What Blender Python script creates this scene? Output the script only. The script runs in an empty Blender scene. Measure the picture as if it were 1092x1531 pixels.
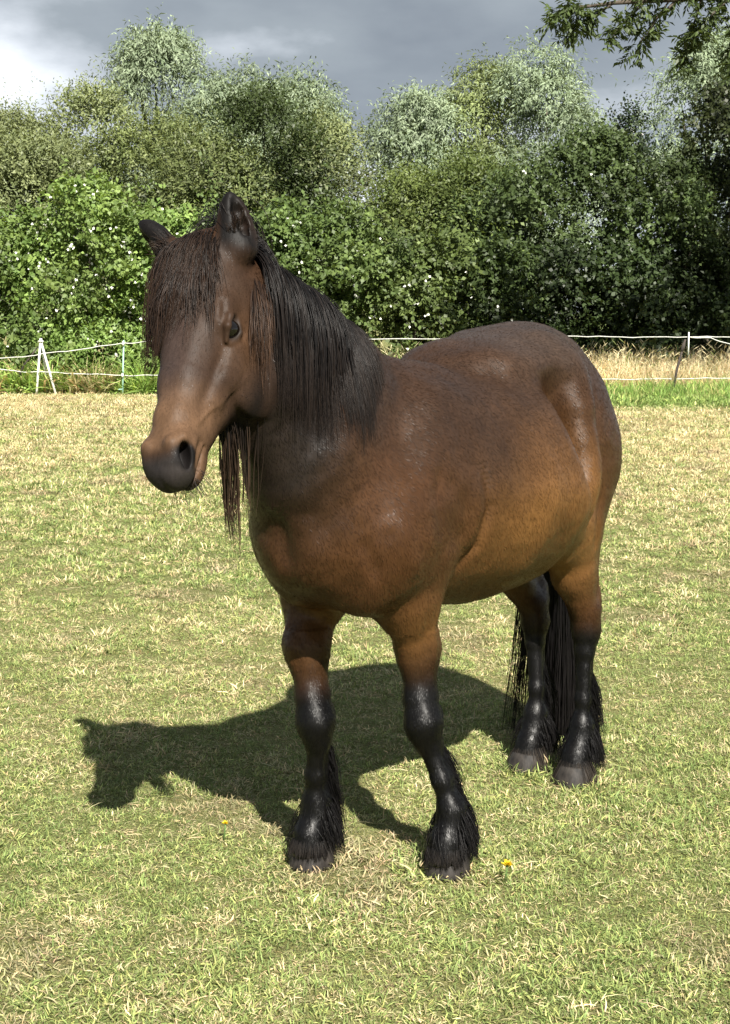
import bpy, bmesh, math, random
import numpy as np
from mathutils import Vector, Matrix

scene = bpy.context.scene
COL = scene.collection
R = math.radians

# ------------------------------------------------------------------ camera
CAM_H = 1.42
cam_data = bpy.data.cameras.new('camera')
cam = bpy.data.objects.new('camera', cam_data)
COL.objects.link(cam)
cam.location = (0, 0, CAM_H)
cam.rotation_euler = (R(90) - math.atan(300.5 / 2300.0), 0, 0)
cam_data.sensor_fit = 'VERTICAL'
cam_data.sensor_height = 24.0
cam_data.lens = 2300.0 / 1531.0 * 24.0
cam_data.clip_start = 0.05
cam_data.clip_end = 4000
scene.camera = cam

# ------------------------------------------------------------------ light
SUN_EL, SUN_AZ = R(43.5), R(-73)        # azimuth of the sun measured from +X, counter-clockwise
sun_dir = Vector((math.cos(SUN_EL) * math.cos(SUN_AZ), math.cos(SUN_EL) * math.sin(SUN_AZ), math.sin(SUN_EL)))
sun_data = bpy.data.lights.new('sun', 'SUN')
sun_data.energy = 4.8
sun_data.angle = R(0.6)
sun_data.color = (1.0, 0.95, 0.86)
sun = bpy.data.objects.new('sun', sun_data)
sun.rotation_euler = sun_dir.to_track_quat('Z', 'Y').to_euler()
sun.location = sun_dir * 60
COL.objects.link(sun)

world = bpy.data.worlds.new('World')
scene.world = world
world.use_nodes = True
wn, wl = world.node_tree.nodes, world.node_tree.links
wn.clear()


def wnode(t, **k):
    n = wn.new(t)
    for a, v in k.items():
        setattr(n, a, v)
    return n


def wmath(op, a, b=None, c=None):
    n = wnode('ShaderNodeMath', operation=op)
    for i, v in enumerate((a, b, c)):
        if v is None:
            continue
        if isinstance(v, (int, float)):
            n.inputs[i].default_value = v
        else:
            wl.new(v, n.inputs[i])
    return n.outputs[0]


w_out = wnode('ShaderNodeOutputWorld')
w_bg = wnode('ShaderNodeBackground')
w_bg.inputs['Strength'].default_value = 0.06
sky = wnode('ShaderNodeTexSky', sky_type='NISHITA', sun_disc=False)
sky.sun_elevation = SUN_EL
sky.sun_rotation = math.pi / 2 - SUN_AZ
sky.air_density, sky.dust_density, sky.ozone_density = 1.0, 1.2, 1.0
# a deck of rain clouds lying on a flat layer above the field
tc = wnode('ShaderNodeTexCoord')
sep = wnode('ShaderNodeSeparateXYZ')
wl.new(tc.outputs['Generated'], sep.inputs[0])
cmb = wnode('ShaderNodeVectorMath', operation='NORMALIZE')
wl.new(tc.outputs['Generated'], cmb.inputs[0])


def wnoise(scale, detail, rough, offs, stretch=(1, 1, 1)):
    mp = wnode('ShaderNodeMapping')
    mp.inputs['Location'].default_value = offs
    mp.inputs['Scale'].default_value = stretch
    wl.new(cmb.outputs[0], mp.inputs[0])
    n = wnode('ShaderNodeTexNoise')
    n.inputs['Scale'].default_value = scale
    n.inputs['Detail'].default_value = detail
    n.inputs['Roughness'].default_value = rough
    wl.new(mp.outputs[0], n.inputs['Vector'])
    return n.outputs['Fac']


def wramp(fac, stops):
    n = wnode('ShaderNodeValToRGB')
    el = n.color_ramp.elements
    while len(el) > 1:
        el.remove(el[-1])
    el[0].position, el[0].color = stops[0][0], (*stops[0][1], 1)
    for p, c in stops[1:]:
        e = el.new(p); e.color = (*c, 1)
    wl.new(fac, n.inputs[0])
    return n.outputs['Color']


def wmix(fac, a, b):
    n = wnode('ShaderNodeMix', data_type='RGBA')
    wl.new(fac, n.inputs[0])
    for i, v in ((6, a), (7, b)):
        if isinstance(v, tuple):
            n.inputs[i].default_value = (*v, 1)
        else:
            wl.new(v, n.inputs[i])
    return n.outputs[2]


big = wnoise(3.6, 4, 0.48, (2.124, 0.928, 3.55), (1.0, 1.0, 2.6))
fine = wnoise(9.0, 6, 0.55, (1.395, 0.599, 3.60), (1.0, 1.0, 2.2))
dens = wmath('ADD', wmath('MULTIPLY', big, 0.74), wmath('MULTIPLY', fine, 0.26))
dens = wmath('ADD', dens, wmath('MULTIPLY', wmath('MULTIPLY_ADD', sep.outputs[2], 5.0, -0.42), 0.10))
dark = wramp(dens, [(0.41, (7.6, 8.0, 8.5)), (0.475, (4.6, 5.0, 5.5)), (0.535, (2.65, 3.02, 3.38)), (0.64, (1.95, 2.26, 2.65))])
cover = wramp(dens, [(0.30, (0, 0, 0)), (0.38, (1, 1, 1))])
w_col = wmix(cover, sky.outputs[0], dark)
wl.new(w_col, w_bg.inputs['Color'])
wl.new(w_bg.outputs[0], w_out.inputs[0])

vs = scene.view_settings
vs.view_transform = 'Standard'
vs.look = 'None'
vs.exposure = 1.3
vs.gamma = 1.0
vs.use_curve_mapping = False
# ------------------------------------------------------------------ helpers
def tag(o, label=None, cat=None, group=None, kind=None):
    if label: o['label'] = label
    if cat: o['category'] = cat
    if group: o['group'] = group
    if kind: o['kind'] = kind
    return o


def link(name, mesh, mat=None, parent=None):
    o = bpy.data.objects.new(name, mesh)
    COL.objects.link(o)
    if mat is not None:
        for m in (mat if isinstance(mat, (list, tuple)) else (mat,)):
            mesh.materials.append(m)
    if parent is not None:
        o.parent = parent
    return o


def empty(name, loc=(0, 0, 0), rz=0.0):
    o = bpy.data.objects.new(name, None)
    o.empty_display_size = 0.2
    o.location = loc
    o.rotation_euler = (0, 0, rz)
    COL.objects.link(o)
    return o


def np_mesh(name, verts, faces, smooth=True, colors=None, normals_up=False):
    """verts (n,3), faces (m,3) or (m,4) arrays -> mesh; colors per vertex (n,3) into attribute 'tint'"""
    me = bpy.data.meshes.new(name)
    verts = np.asarray(verts, np.float32)
    groups = faces if isinstance(faces, list) else [faces]
    groups = [np.asarray(f, np.int32) for f in groups if len(f)]
    nl = sum(f.size for f in groups)
    npoly = sum(len(f) for f in groups)
    me.vertices.add(len(verts)); me.loops.add(nl); me.polygons.add(npoly)
    me.vertices.foreach_set('co', verts.ravel())
    me.loops.foreach_set('vertex_index', np.concatenate([f.ravel() for f in groups]))
    tot = np.concatenate([np.full(len(f), f.shape[1], np.int32) for f in groups])
    st = np.concatenate([[0], np.cumsum(tot)[:-1]]).astype(np.int32)
    me.polygons.foreach_set('loop_start', st)
    me.polygons.foreach_set('loop_total', tot)
    if smooth:
        me.polygons.foreach_set('use_smooth', np.ones(npoly, bool))
    if colors is not None:
        a = me.attributes.new('tint', 'FLOAT_COLOR', 'POINT')
        c = np.ones((len(verts), 4), np.float32)
        c[:, :3] = colors
        a.data.foreach_set('color', c.ravel())
    me.update(calc_edges=True)
    me.validate()
    return me


class Mat:
    """small wrapper round a node material"""
    def __init__(s, name, rough=0.6, spec=0.5, base=(0.5, 0.5, 0.5)):
        s.m = bpy.data.materials.new(name)
        s.m.use_nodes = True
        s.t = s.m.node_tree
        s.n, s.l = s.t.nodes, s.t.links
        s.b = s.n['Principled BSDF']
        s.out = s.n['Material Output']
        s.b.inputs['Roughness'].default_value = rough
        s.b.inputs['Specular IOR Level'].default_value = spec
        s.b.inputs['Base Color'].default_value = (*base, 1)

    def node(s, t, **k):
        n = s.n.new(t)
        for a, v in k.items():
            setattr(n, a, v)
        return n

    def put(s, v, sock):
        if isinstance(v, (int, float)):
            sock.default_value = v
        elif isinstance(v, tuple):
            sock.default_value = (*v, 1) if len(v) == 3 and len(sock.default_value) == 4 else v
        else:
            s.l.new(v, sock)

    def math(s, op, a, b=None, c=None, clamp=False):
        n = s.node('ShaderNodeMath', operation=op)
        n.use_clamp = clamp
        for i, v in enumerate((a, b, c)):
            if v is not None:
                s.put(v, n.inputs[i])
        return n.outputs[0]

    def mix(s, f, a, b, blend='MIX'):
        n = s.node('ShaderNodeMix', data_type='RGBA', blend_type=blend)
        s.put(f, n.inputs[0]); s.put(a, n.inputs[6]); s.put(b, n.inputs[7])
        return n.outputs[2]

    def coord(s, which='Object'):
        return s.node('ShaderNodeTexCoord').outputs[which]

    def noise(s, scale, detail=4, rough=0.55, vec=None, stretch=None, out='Fac'):
        v = vec if vec is not None else s.coord()
        if stretch:
            mp = s.node('ShaderNodeMapping')
            mp.inputs['Scale'].default_value = stretch
            s.l.new(v, mp.inputs[0]); v = mp.outputs[0]
        n = s.node('ShaderNodeTexNoise')
        n.inputs['Scale'].default_value = scale
        n.inputs['Detail'].default_value = detail
        n.inputs['Roughness'].default_value = rough
        s.l.new(v, n.inputs['Vector'])
        return n.outputs[out]

    def ramp(s, f, stops, interp='LINEAR'):
        n = s.node('ShaderNodeValToRGB')
        n.color_ramp.interpolation = interp
        el = n.color_ramp.elements
        while len(el) > 1:
            el.remove(el[-1])
        el[0].position, el[0].color = stops[0][0], (*stops[0][1], 1)
        for p, c in stops[1:]:
            e = el.new(p); e.color = (*c, 1)
        s.l.new(f, n.inputs[0])
        return n.outputs['Color']

    def range(s, f, a, b, c=0.0, d=1.0):
        n = s.node('ShaderNodeMapRange')
        n.clamp = True
        s.put(f, n.inputs[0])
        for i, v in enumerate((a, b, c, d)):
            n.inputs[i + 1].default_value = v
        return n.outputs[0]

    def attr(s, name, kind='GEOMETRY', out='Color'):
        n = s.node('ShaderNodeAttribute', attribute_type=kind, attribute_name=name)
        return n.outputs[out]

    def bump(s, h, strength=0.3, dist=0.01):
        n = s.node('ShaderNodeBump')
        n.inputs['Strength'].default_value = strength
        n.inputs['Distance'].default_value = dist
        s.l.new(h, n.inputs['Height'])
        s.l.new(n.outputs[0], s.b.inputs['Normal'])
        return n

    def color(s, c):
        s.put(c, s.b.inputs['Base Color'])


def tubes(paths, radii, sides=3, cap=False):
    """many tubes at once: paths (n, k, 3), radii (n, k) -> verts, quads"""
    P = np.asarray(paths, float)
    n, k, _ = P.shape
    T = np.gradient(P, axis=1)
    T /= np.linalg.norm(T, axis=2, keepdims=True) + 1e-12
    ref = np.zeros_like(T); ref[..., 0] = 0.31; ref[..., 1] = 0.52; ref[..., 2] = 0.12
    alt = np.abs((T * ref).sum(2)) > 0.56
    ref[alt] = (0.7, -0.2, 0.35)
    A = np.cross(T, ref); A /= np.linalg.norm(A, axis=2, keepdims=True) + 1e-12
    B = np.cross(T, A)
    ang = np.arange(sides) / sides * 2 * np.pi
    V = P[:, :, None, :] + np.asarray(radii)[:, :, None, None] * (np.cos(ang)[None, None, :, None] * A[:, :, None, :] + np.sin(ang)[None, None, :, None] * B[:, :, None, :])
    idx = np.arange(n * k * sides).reshape(n, k, sides)
    a = idx[:, :-1, :]; b = np.roll(idx, -1, 2)[:, :-1, :]
    c = np.roll(idx, -1, 2)[:, 1:, :]; d = idx[:, 1:, :]
    F = np.stack([a, b, c, d], -1).reshape(-1, 4)
    return V.reshape(-1, 3), F


def rod(pts, rad, sides=8):
    """one closed tube through points -> verts, list of face arrays (tris for the caps)"""
    V, F = tubes(np.asarray([pts], float), np.asarray([rad], float), sides)
    k = len(pts)
    V = np.vstack([V, pts[0], pts[-1]])
    c0, c1 = len(V) - 2, len(V) - 1
    i = np.arange(sides)
    t0 = np.stack([np.full(sides, c0), (i + 1) % sides, i], 1)
    base = (k - 1) * sides
    t1 = np.stack([np.full(sides, c1), base + i, base + (i + 1) % sides], 1)
    return V, [F, np.vstack([t0, t1])]


def vnoise(P, freq, seed=0):
    """cheap smooth value noise in numpy, 0..1"""
    P = np.asarray(P, float) * freq
    i = np.floor(P).astype(np.int64); f = P - i
    f = f * f * (3 - 2 * f)

    def h(a, b, c):
        x = (a * 73856093) ^ (b * 19349663) ^ (c * 83492791) ^ (seed * 2654435761)
        x = (x ^ (x >> 13)) * 1274126177 & 0xffffffff
        return ((x ^ (x >> 16)) & 0xffff) / 65535.0
    r = 0
    for dx in (0, 1):
        for dy in (0, 1):
            for dz in (0, 1):
                w = (f[..., 0] if dx else 1 - f[..., 0]) * (f[..., 1] if dy else 1 - f[..., 1]) * (f[..., 2] if dz else 1 - f[..., 2])
                r = r + w * h(i[..., 0] + dx, i[..., 1] + dy, i[..., 2] + dz)
    return r
# ------------------------------------------------------------------ the ground
def field_mix(x, y):
    """0 = green, 1 = straw: how dry the turf is at a place (numpy arrays)"""
    P = np.stack([x, y * .6, np.zeros_like(x)], -1)
    n = vnoise(P, .55, 5) * .5 + vnoise(P, 1.7, 6) * .3 + vnoise(P, 5.0, 8) * .2
    dry = .28 + .55 * (n - .28)
    dry = dry + sstep(y, 9.0, 24.0) * np.where(x < .6, .42, .30)
    dry = dry + np.exp(-(((x - 3.2) / 2.4) ** 2 + ((y - 14.5) / 5.0) ** 2)) * .22        # bleached patch on the right
    lush = sstep(y, 21.3, 23.2) * sstep(x, .2, 1.5)                                     # lush strip under the fence
    dry = dry * (1 - lush * .85) - .06 * lush
    return np.clip(dry, 0, 1)


def sstep(x, a, b):
    t = np.clip((x - a) / (b - a), 0, 1)
    return t * t * (3 - 2 * t)


GREEN_A, GREEN_B = np.array([.275, .345, .110]), np.array([.155, .235, .068])
STRAW_A, STRAW_B = np.array([.60, .55, .32]), np.array([.47, .415, .22])


def build_ground():
    xs = np.concatenate([np.linspace(-400, -30, 12), np.linspace(-24, 24, 97), np.linspace(30, 400, 12)])
    ys = np.concatenate([np.linspace(-60, -2, 8), np.linspace(0, 48, 129), np.linspace(60, 900, 14)])
    Xg, Yg = np.meshgrid(xs, ys, indexing='ij')
    Zg = np.zeros_like(Xg)
    V = np.stack([Xg, Yg, Zg], -1).reshape(-1, 3)
    idx = np.arange(len(V)).reshape(len(xs), len(ys))
    F = np.stack([idx[:-1, :-1], idx[1:, :-1], idx[1:, 1:], idx[:-1, 1:]], -1).reshape(-1, 4)
    d = field_mix(V[:, 0], V[:, 1])[:, None]
    col = (GREEN_B * .75) * (1 - d) + STRAW_B * .80 * d
    m = Mat('turf_soil', rough=.95, spec=.1)
    co = m.coord()
    n1 = m.noise(38, 5, .65, co); n2 = m.noise(7, 4, .6, co)
    c = m.mix(m.range(n1, .42, .62), m.mix(1, m.attr('tint'), (.75, .72, .6), 'MULTIPLY'), m.attr('tint'))
    c = m.mix(m.range(n2, .58, .72, 0, .7), c, (.26, .19, .12))
    th = m.noise(210, 3, .7, co, (1, .45, 1))
    th2 = m.noise(95, 3, .7, co, (.4, 1, 1))
    c = m.mix(1, c, m.ramp(th, [(.36, (.38, .38, .36)), (.52, (.95, .95, .92)), (.64, (1.55, 1.45, 1.35))]), 'MULTIPLY')
    c = m.mix(m.range(th2, .56, .66, 0, .6), c, (.42, .36, .20))
    m.color(c)
    m.bump(th, .8, .02)
    o = link('ground', np_mesh('ground', V, F, True, col), m.m)
    tag(o, 'sunlit paddock turf of green and bleached grass running back to the hedge', kind='structure')


build_ground()


# ---- grass: small tufts scattered over points, each point with its own turn, size and tint
SOURCES = {}


def blade_tuft(key, seed, n, spread, length, width, lean, curl, flat=0.0, heads=0):
    rng = np.random.default_rng(seed)
    k = 4
    a = rng.random(n) * 6.283
    r = spread * np.sqrt(rng.random(n))
    root = np.stack([np.cos(a) * r, np.sin(a) * r, np.zeros(n)], 1)
    az = a + rng.normal(0, .9, n)
    th = np.clip(np.abs(rng.normal(lean, .38, n)), 0, 1.45)
    L = length * (.45 + .75 * rng.random(n))
    pts = np.zeros((n, k, 3)); pts[:, 0] = root
    for i in range(1, k):
        st = L / (k - 1)
        t = np.clip(th + curl * (i - 1) * (.4 + rng.random(n)), 0, 1.62)
        pts[:, i] = pts[:, i - 1] + np.stack([np.sin(t) * np.cos(az), np.sin(t) * np.sin(az), np.cos(t)], 1) * st[:, None]
        az = az + rng.normal(0, .25, n)
    pts[:, :, 2] = np.maximum(pts[:, :, 2], -.002)
    side = np.stack([-np.sin(az), np.cos(az), rng.normal(0, .4, n)], 1)
    side /= np.linalg.norm(side, axis=1, keepdims=True)
    w = width * (.6 + .8 * rng.random(n))[:, None] * np.array([.9, 1, .75, .08])[None, :]
    V = np.stack([pts - side[:, None] * w[..., None] / 2, pts + side[:, None] * w[..., None] / 2], 2).reshape(-1, 3)
    idx = np.arange(n * k * 2).reshape(n, k, 2)
    F = np.stack([idx[:, :-1, 0], idx[:, :-1, 1], idx[:, 1:, 1], idx[:, 1:, 0]], -1).reshape(-1, 4)
    tone = np.repeat((.62 + .7 * rng.random(n)), k * 2)[:, None] * np.tile(np.repeat([.72, .95, 1.06, 1.12], 2), n)[:, None]
    col = np.repeat(tone, 3, 1)
    yel = np.repeat(rng.random(n) < .28, k * 2)
    col[yel] *= [1.7, 1.4, 1.5]
    if heads:
        for h in range(heads):                     # seed heads: slim spindles on top of the tallest blades
            b = rng.integers(n)
            p0, p1 = pts[b, 2], pts[b, 3]
            q = p1 + (p1 - p0) * .5
            v, f = tubes(np.array([[p1, p1 * .5 + q * .5, q]]), np.array([[.002, .007, .001]]), 4)
            F = np.vstack([F, f + len(V)]); V = np.vstack([V, v]); col = np.vstack([col, np.full((len(v), 3), 1.05)])
    me = np_mesh('tuft_' + key, V, F, True, col)
    return me


def grass_material(name, trans=.3):
    m = Mat(name, rough=.55, spec=.25)
    c = m.mix(1.0, m.attr('hue', 'INSTANCER'), m.attr('tint'), 'MULTIPLY')
    m.color(c)
    tr = m.node('ShaderNodeBsdfTranslucent')
    m.l.new(c, tr.inputs[0])
    mx = m.node('ShaderNodeMixShader')
    mx.inputs[0].default_value = trans
    m.l.new(m.b.outputs[0], mx.inputs[1]); m.l.new(tr.outputs[0], mx.inputs[2])
    m.l.new(mx.outputs[0], m.out.inputs[0])
    return m.m


def scatter(name, label, P, hue, scl, tufts, mat, seed=0, tilt=.12, pick=None):
    rng = np.random.default_rng(seed)
    n = len(P)
    me = bpy.data.meshes.new(name)
    me.vertices.add(n)
    me.vertices.foreach_set('co', np.asarray(P, np.float32).ravel())
    a = me.attributes.new('hue', 'FLOAT_COLOR', 'POINT')
    c = np.ones((n, 4), np.float32); c[:, :3] = hue
    a.data.foreach_set('color', c.ravel())
    a = me.attributes.new('scl', 'FLOAT', 'POINT'); a.data.foreach_set('value', np.asarray(scl, np.float32))
    a = me.attributes.new('turn', 'FLOAT_VECTOR', 'POINT')
    rot = np.stack([rng.normal(0, tilt, n), rng.normal(0, tilt, n), rng.random(n) * 6.283], 1).astype(np.float32)
    a.data.foreach_set('vector', rot.ravel())
    a = me.attributes.new('pick', 'INT', 'POINT')
    a.data.foreach_set('value', (rng.integers(0, len(tufts), n) if pick is None else pick).astype(np.int32))
    coll = bpy.data.collections.new(name + '_source')
    for i, t in enumerate(tufts):
        t.materials.append(mat)
        coll.objects.link(bpy.data.objects.new('%s_source_%02d' % (name, i), t))
    o = link(name, me)
    tag(o, label, kind='stuff')
    ng = bpy.data.node_groups.new(name, 'GeometryNodeTree')
    ng.interface.new_socket('Geometry', in_out='INPUT', socket_type='NodeSocketGeometry')
    ng.interface.new_socket('Geometry', in_out='OUTPUT', socket_type='NodeSocketGeometry')
    N, Lk = ng.nodes, ng.links
    gi, go = N.new('NodeGroupInput'), N.new('NodeGroupOutput')
    m2p = N.new('GeometryNodeMeshToPoints')
    iop = N.new('GeometryNodeInstanceOnPoints')
    ci = N.new('GeometryNodeCollectionInfo')
    ci.inputs['Collection'].default_value = coll
    ci.inputs['Separate Children'].default_value = True
    ci.inputs['Reset Children'].default_value = True
    iop.inputs['Pick Instance'].default_value = True

    def named(nm, ty):
        q = N.new('GeometryNodeInputNamedAttribute'); q.data_type = ty
        q.inputs['Name'].default_value = nm
        return q.outputs['Attribute']
    Lk.new(gi.outputs[0], m2p.inputs[0]); Lk.new(m2p.outputs[0], iop.inputs['Points'])
    Lk.new(ci.outputs[0], iop.inputs['Instance'])
    Lk.new(named('pick', 'INT'), iop.inputs['Instance Index'])
    e2r = N.new('FunctionNodeEulerToRotation')
    Lk.new(named('turn', 'FLOAT_VECTOR'), e2r.inputs[0])
    Lk.new(e2r.outputs[0], iop.inputs['Rotation'])
    Lk.new(named('scl', 'FLOAT'), iop.inputs['Scale'])
    Lk.new(iop.outputs[0], go.inputs[0])
    md = o.modifiers.new('scatter', 'NODES'); md.node_group = ng
    return o


def scatter_points(rng, y0, y1, dens, margin=.9, slope=.245):
    """random places inside the wedge the camera looks over, denser towards it"""
    n = int(dens * ((slope * (y0 + y1)) + 2 * margin) * (y1 - y0))
    y = y0 + (y1 - y0) * rng.random(n)
    wmax = slope * y1 + margin
    x = (rng.random(n) * 2 - 1) * wmax
    k = np.abs(x) < slope * y + margin
    return x[k], y[k]


HOOF_SPOTS = ((.226, 3.79), (-.10, 3.87), (.644, 4.54), (.516, 4.68))


def build_turf():
    rng = np.random.default_rng(11)
    X, Y, S = [], [], []
    for y0, y1, dn, sc in ((2.3, 4.0, 2000, .95), (4.0, 5.5, 1600, .98), (5.5, 7.5, 1100, 1.04), (7.5, 10, 600, 1.12), (10, 13, 420, 1.25), (13, 17, 280, 1.45), (17, 26.2, 170, 1.75)):
        x, y = scatter_points(rng, y0, y1, dn)
        X.append(x); Y.append(y); S.append(sc * (.65 + .6 * rng.random(len(x))))
    x, y, s = map(np.concatenate, (X, Y, S))
    d = field_mix(x, y)
    q = vnoise(np.stack([x, y, 0 * x], 1), 2.6, 21)
    bare = vnoise(np.stack([x, y * .8, 0 * x], 1), 2.3, 44) * .7 + vnoise(np.stack([x, y, 0 * x], 1), 7.0, 45) * .3 > .70
    keep = ~(bare & (rng.random(len(x)) < .45))
    x, y, s, d, q, bare = x[keep], y[keep], s[keep], d[keep], q[keep], bare[keep]
    dry = rng.random(len(x)) < np.clip(d * .95, .04, .96)
    u = rng.random((len(x), 1))
    hue = np.where(dry[:, None], STRAW_A * u + STRAW_B * (1 - u), GREEN_A * u + GREEN_B * (1 - u))
    warm = (np.clip(d, 0, 1) * .22)[:, None]
    hue = hue * (1 - warm) + (np.array([.42, .41, .18]) * warm)
    hue = hue * (.80 + .42 * rng.random((len(x), 1)))
    hue[bare] = hue[bare] * .45 + np.array([.36, .285, .195]) * .55
    s = s * (.75 + .5 * q)
    for hx, hy in HOOF_SPOTS:                                           # blades stand up round the hooves
        r_ = np.hypot(x - hx, y - hy)
        s = s * (1 + .9 * np.exp(-(r_ / .11) ** 2))
    lush = sstep(y, 21.5, 23.4) * sstep(x, .4, 1.6)
    s = s * (1 + 1.3 * lush * rng.random(len(x)))
    hue = hue * (1 - .6 * lush[:, None]) + np.array([.20, .31, .075]) * .6 * lush[:, None]
    near = rng.random(len(x)) > sstep(y, 5.0, 14.0)
    green = [blade_tuft('turf%d' % i, 100 + i, 24, .042, .023, .0024, .95, .26) for i in range(5)]
    flat = [blade_tuft('thatch%d' % i, 130 + i, 18, .050, .022, .0019, 1.2, .38) for i in range(4)]
    far = [blade_tuft('far%d' % i, 160 + i, 20, .045, .034, .0042, .85, .30) for i in range(4)]
    pick = np.where(near, np.where(dry & (rng.random(len(x)) < .75), 5 + rng.integers(0, 4, len(x)), rng.integers(0, 5, len(x))), 9 + rng.integers(0, 4, len(x)))
    P = np.stack([x, y, np.zeros_like(x)], 1)
    mat = grass_material('grass_blades')
    scatter('grass', 'short grazed grass, green flecked with bleached stalks, all over the paddock', P, hue, s, green + flat + far, mat, 1, .12, pick)
    # loose straws lying on the turf
    x, y = scatter_points(rng, 2.4, 9.5, 45)
    straws = [blade_tuft('straw%d' % i, 200 + i, 2, .02, .055, .0020, 1.45, .35) for i in range(5)]
    hue = np.array([.47, .42, .24]) * (.7 + .5 * rng.random((len(x), 1)))
    scatter('straw', 'pale dry stalks lying loose on the short turf', np.stack([x, y, np.full_like(x, .018)], 1), hue, .5 + .8 * rng.random(len(x)), straws, grass_material('straw_stalks', .1), 2, .05)


build_turf()


def build_rough_grass():
    rng = np.random.default_rng(5)
    tall = [blade_tuft('hay%d' % i, 300 + i, 24, .17, .74, .010, .34, .30, heads=5) for i in range(5)]
    mat = grass_material('hay_blades', .25)
    # bleached hay beyond the fence, from behind the pony to the right edge
    n = 2600
    x = .2 + rng.random(n) * 10.0; y = 27.0 + rng.random(n) * 3.0
    hue = np.array([.78, .70, .44]) * (.65 + .55 * rng.random((n, 1)))
    g = rng.random(n) < .10
    hue[g] = np.array([.26, .31, .10])
    scl = (.70 + .42 * rng.random(n)) * (1 - .25 * (y < 27.6))
    scatter('dry_grass', 'tall bleached grass gone to seed beyond the right-hand fence', np.stack([x, y, 0 * x], 1), hue, scl, tall, mat, 3, .10)
    # lush grass along the foot of the fence
    lush = [blade_tuft('lush%d' % i, 330 + i, 24, .14, .34, .011, .45, .30) for i in range(5)]
    n = 1500
    x = .6 + rng.random(n) * 9.0; y = 23.7 + 1.1 * (vnoise(np.stack([x, 0 * x, 0 * x], 1), .8, 3) - .5) + rng.random(n) ** .8 * 3.2
    hue = np.array([.22, .36, .085]) * (.7 + .5 * rng.random((n, 1)))
    k = rng.random(n) < .22
    hue[k] = np.array([.48, .46, .20])
    scl = (.35 + .75 * rng.random(n)) * (.30 + .75 * sstep(y, 23.5, 26.2))
    scatter('lush_grass', 'long green grass left uncut along the foot of the fence', np.stack([x, y, 0 * x], 1), hue, scl, lush, grass_material('lush_blades', .35), 4, .12)
    # rank weeds and long grass between the left-hand fence and the brambles
    weed = [blade_tuft('weed%d' % i, 360 + i, 30, .22, .70, .034, .50, .42) for i in range(5)]
    n = 1500
    x = -9.5 + rng.random(n) * 10.3; y = 26.5 + rng.random(n) * 2.3
    hue = np.array([.27, .40, .10]) * (.65 + .6 * rng.random((n, 1)))
    k = rng.random(n) < .16
    hue[k] = np.array([.52, .46, .24]) * (.8 + .4 * rng.random((k.sum(), 1)))
    scl = .45 + .65 * rng.random(n)
    scatter('weeds', 'rank green weeds and long grass below the brambles on the left', np.stack([x, y, 0 * x], 1), hue, scl, weed, grass_material('weed_blades', .35), 6, .14)


build_rough_grass()
# ------------------------------------------------------------------ hedge, trees
def leaf_material(name, rough=.5, spec=.35, trans=.28):
    m = Mat(name, rough=rough, spec=spec)
    c = m.attr('tint')
    c = m.mix(1, c, (.84, .84, .84), 'MULTIPLY')
    m.color(c)
    tr = m.node('ShaderNodeBsdfTranslucent')
    m.l.new(m.mix(1, c, (1.25, 1.2, .6), 'MULTIPLY'), tr.inputs[0])
    mx = m.node('ShaderNodeMixShader'); mx.inputs[0].default_value = trans
    m.l.new(m.b.outputs[0], mx.inputs[1]); m.l.new(tr.outputs[0], mx.inputs[2])
    m.l.new(mx.outputs[0], m.out.inputs[0])
    return m.m


LEAF = leaf_material('leaves')
LEAF_SILVER = leaf_material('willow_leaves', .55, .3, .22)
BARK = Mat('bark', rough=.9, spec=.15)
BARK.color(BARK.ramp(BARK.noise(9, 5, .65, None, (1, 1, .2)), [(.3, (.035, .028, .022)), (.7, (.12, .10, .08))]))
BARK.bump(BARK.noise(14, 5, .65, None, (1, 1, .2)), .6, .03)
BARK = BARK.m


def norm(v):
    return v / (np.linalg.norm(v, axis=-1, keepdims=True) + 1e-9)


def leaves(P, D, length, width, rng, up=.5, face=None):
    """a bent diamond leaf at each point P growing along D -> verts, quads"""
    n = len(P)
    L = (length * (.65 + .7 * rng.random(n)))[:, None]; W = (width * (.7 + .6 * rng.random(n)))[:, None]
    D = norm(D)
    nrm = rng.normal(0, .45, (n, 3)) + np.array([0, 0, up])
    if face is not None:
        nrm = nrm + face
    S = norm(np.cross(D, nrm)); Nn = norm(np.cross(S, D))
    a = P; tip = P + D * L - Nn * L * .12
    mid = P + D * L * .48 + Nn * L * .02
    V = np.stack([a, mid - S * W * .5 + Nn * W * .12, tip, mid + S * W * .5 + Nn * W * .12], 1)
    F = np.arange(n * 4).reshape(n, 4)
    return V.reshape(-1, 3), F


def lumps_of(rng, w, d, z0, z1, k, r, shape=.6, back=.35):
    """lump centres filling a dome w wide, d deep, from z0 to z1"""
    out = []
    for _ in range(k * 6):
        u = rng.random()
        z = z0 + (z1 - z0) * u
        env = max(.12, (1 - max(0, (u - shape) / (1 - shape)) ** 2) ** .5)
        a = rng.random() * 6.283
        q = .12 + .88 * rng.random() ** .5
        x, y = math.cos(a) * w * env * q, math.sin(a) * d * env * q
        if y > back * d:
            continue
        rr = r * (.6 + .7 * rng.random())
        z = min(z, z1 - rr * .35)
        out.append((x, y, z, rr))
        if len(out) >= k:
            break
    return np.array(out)


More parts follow.
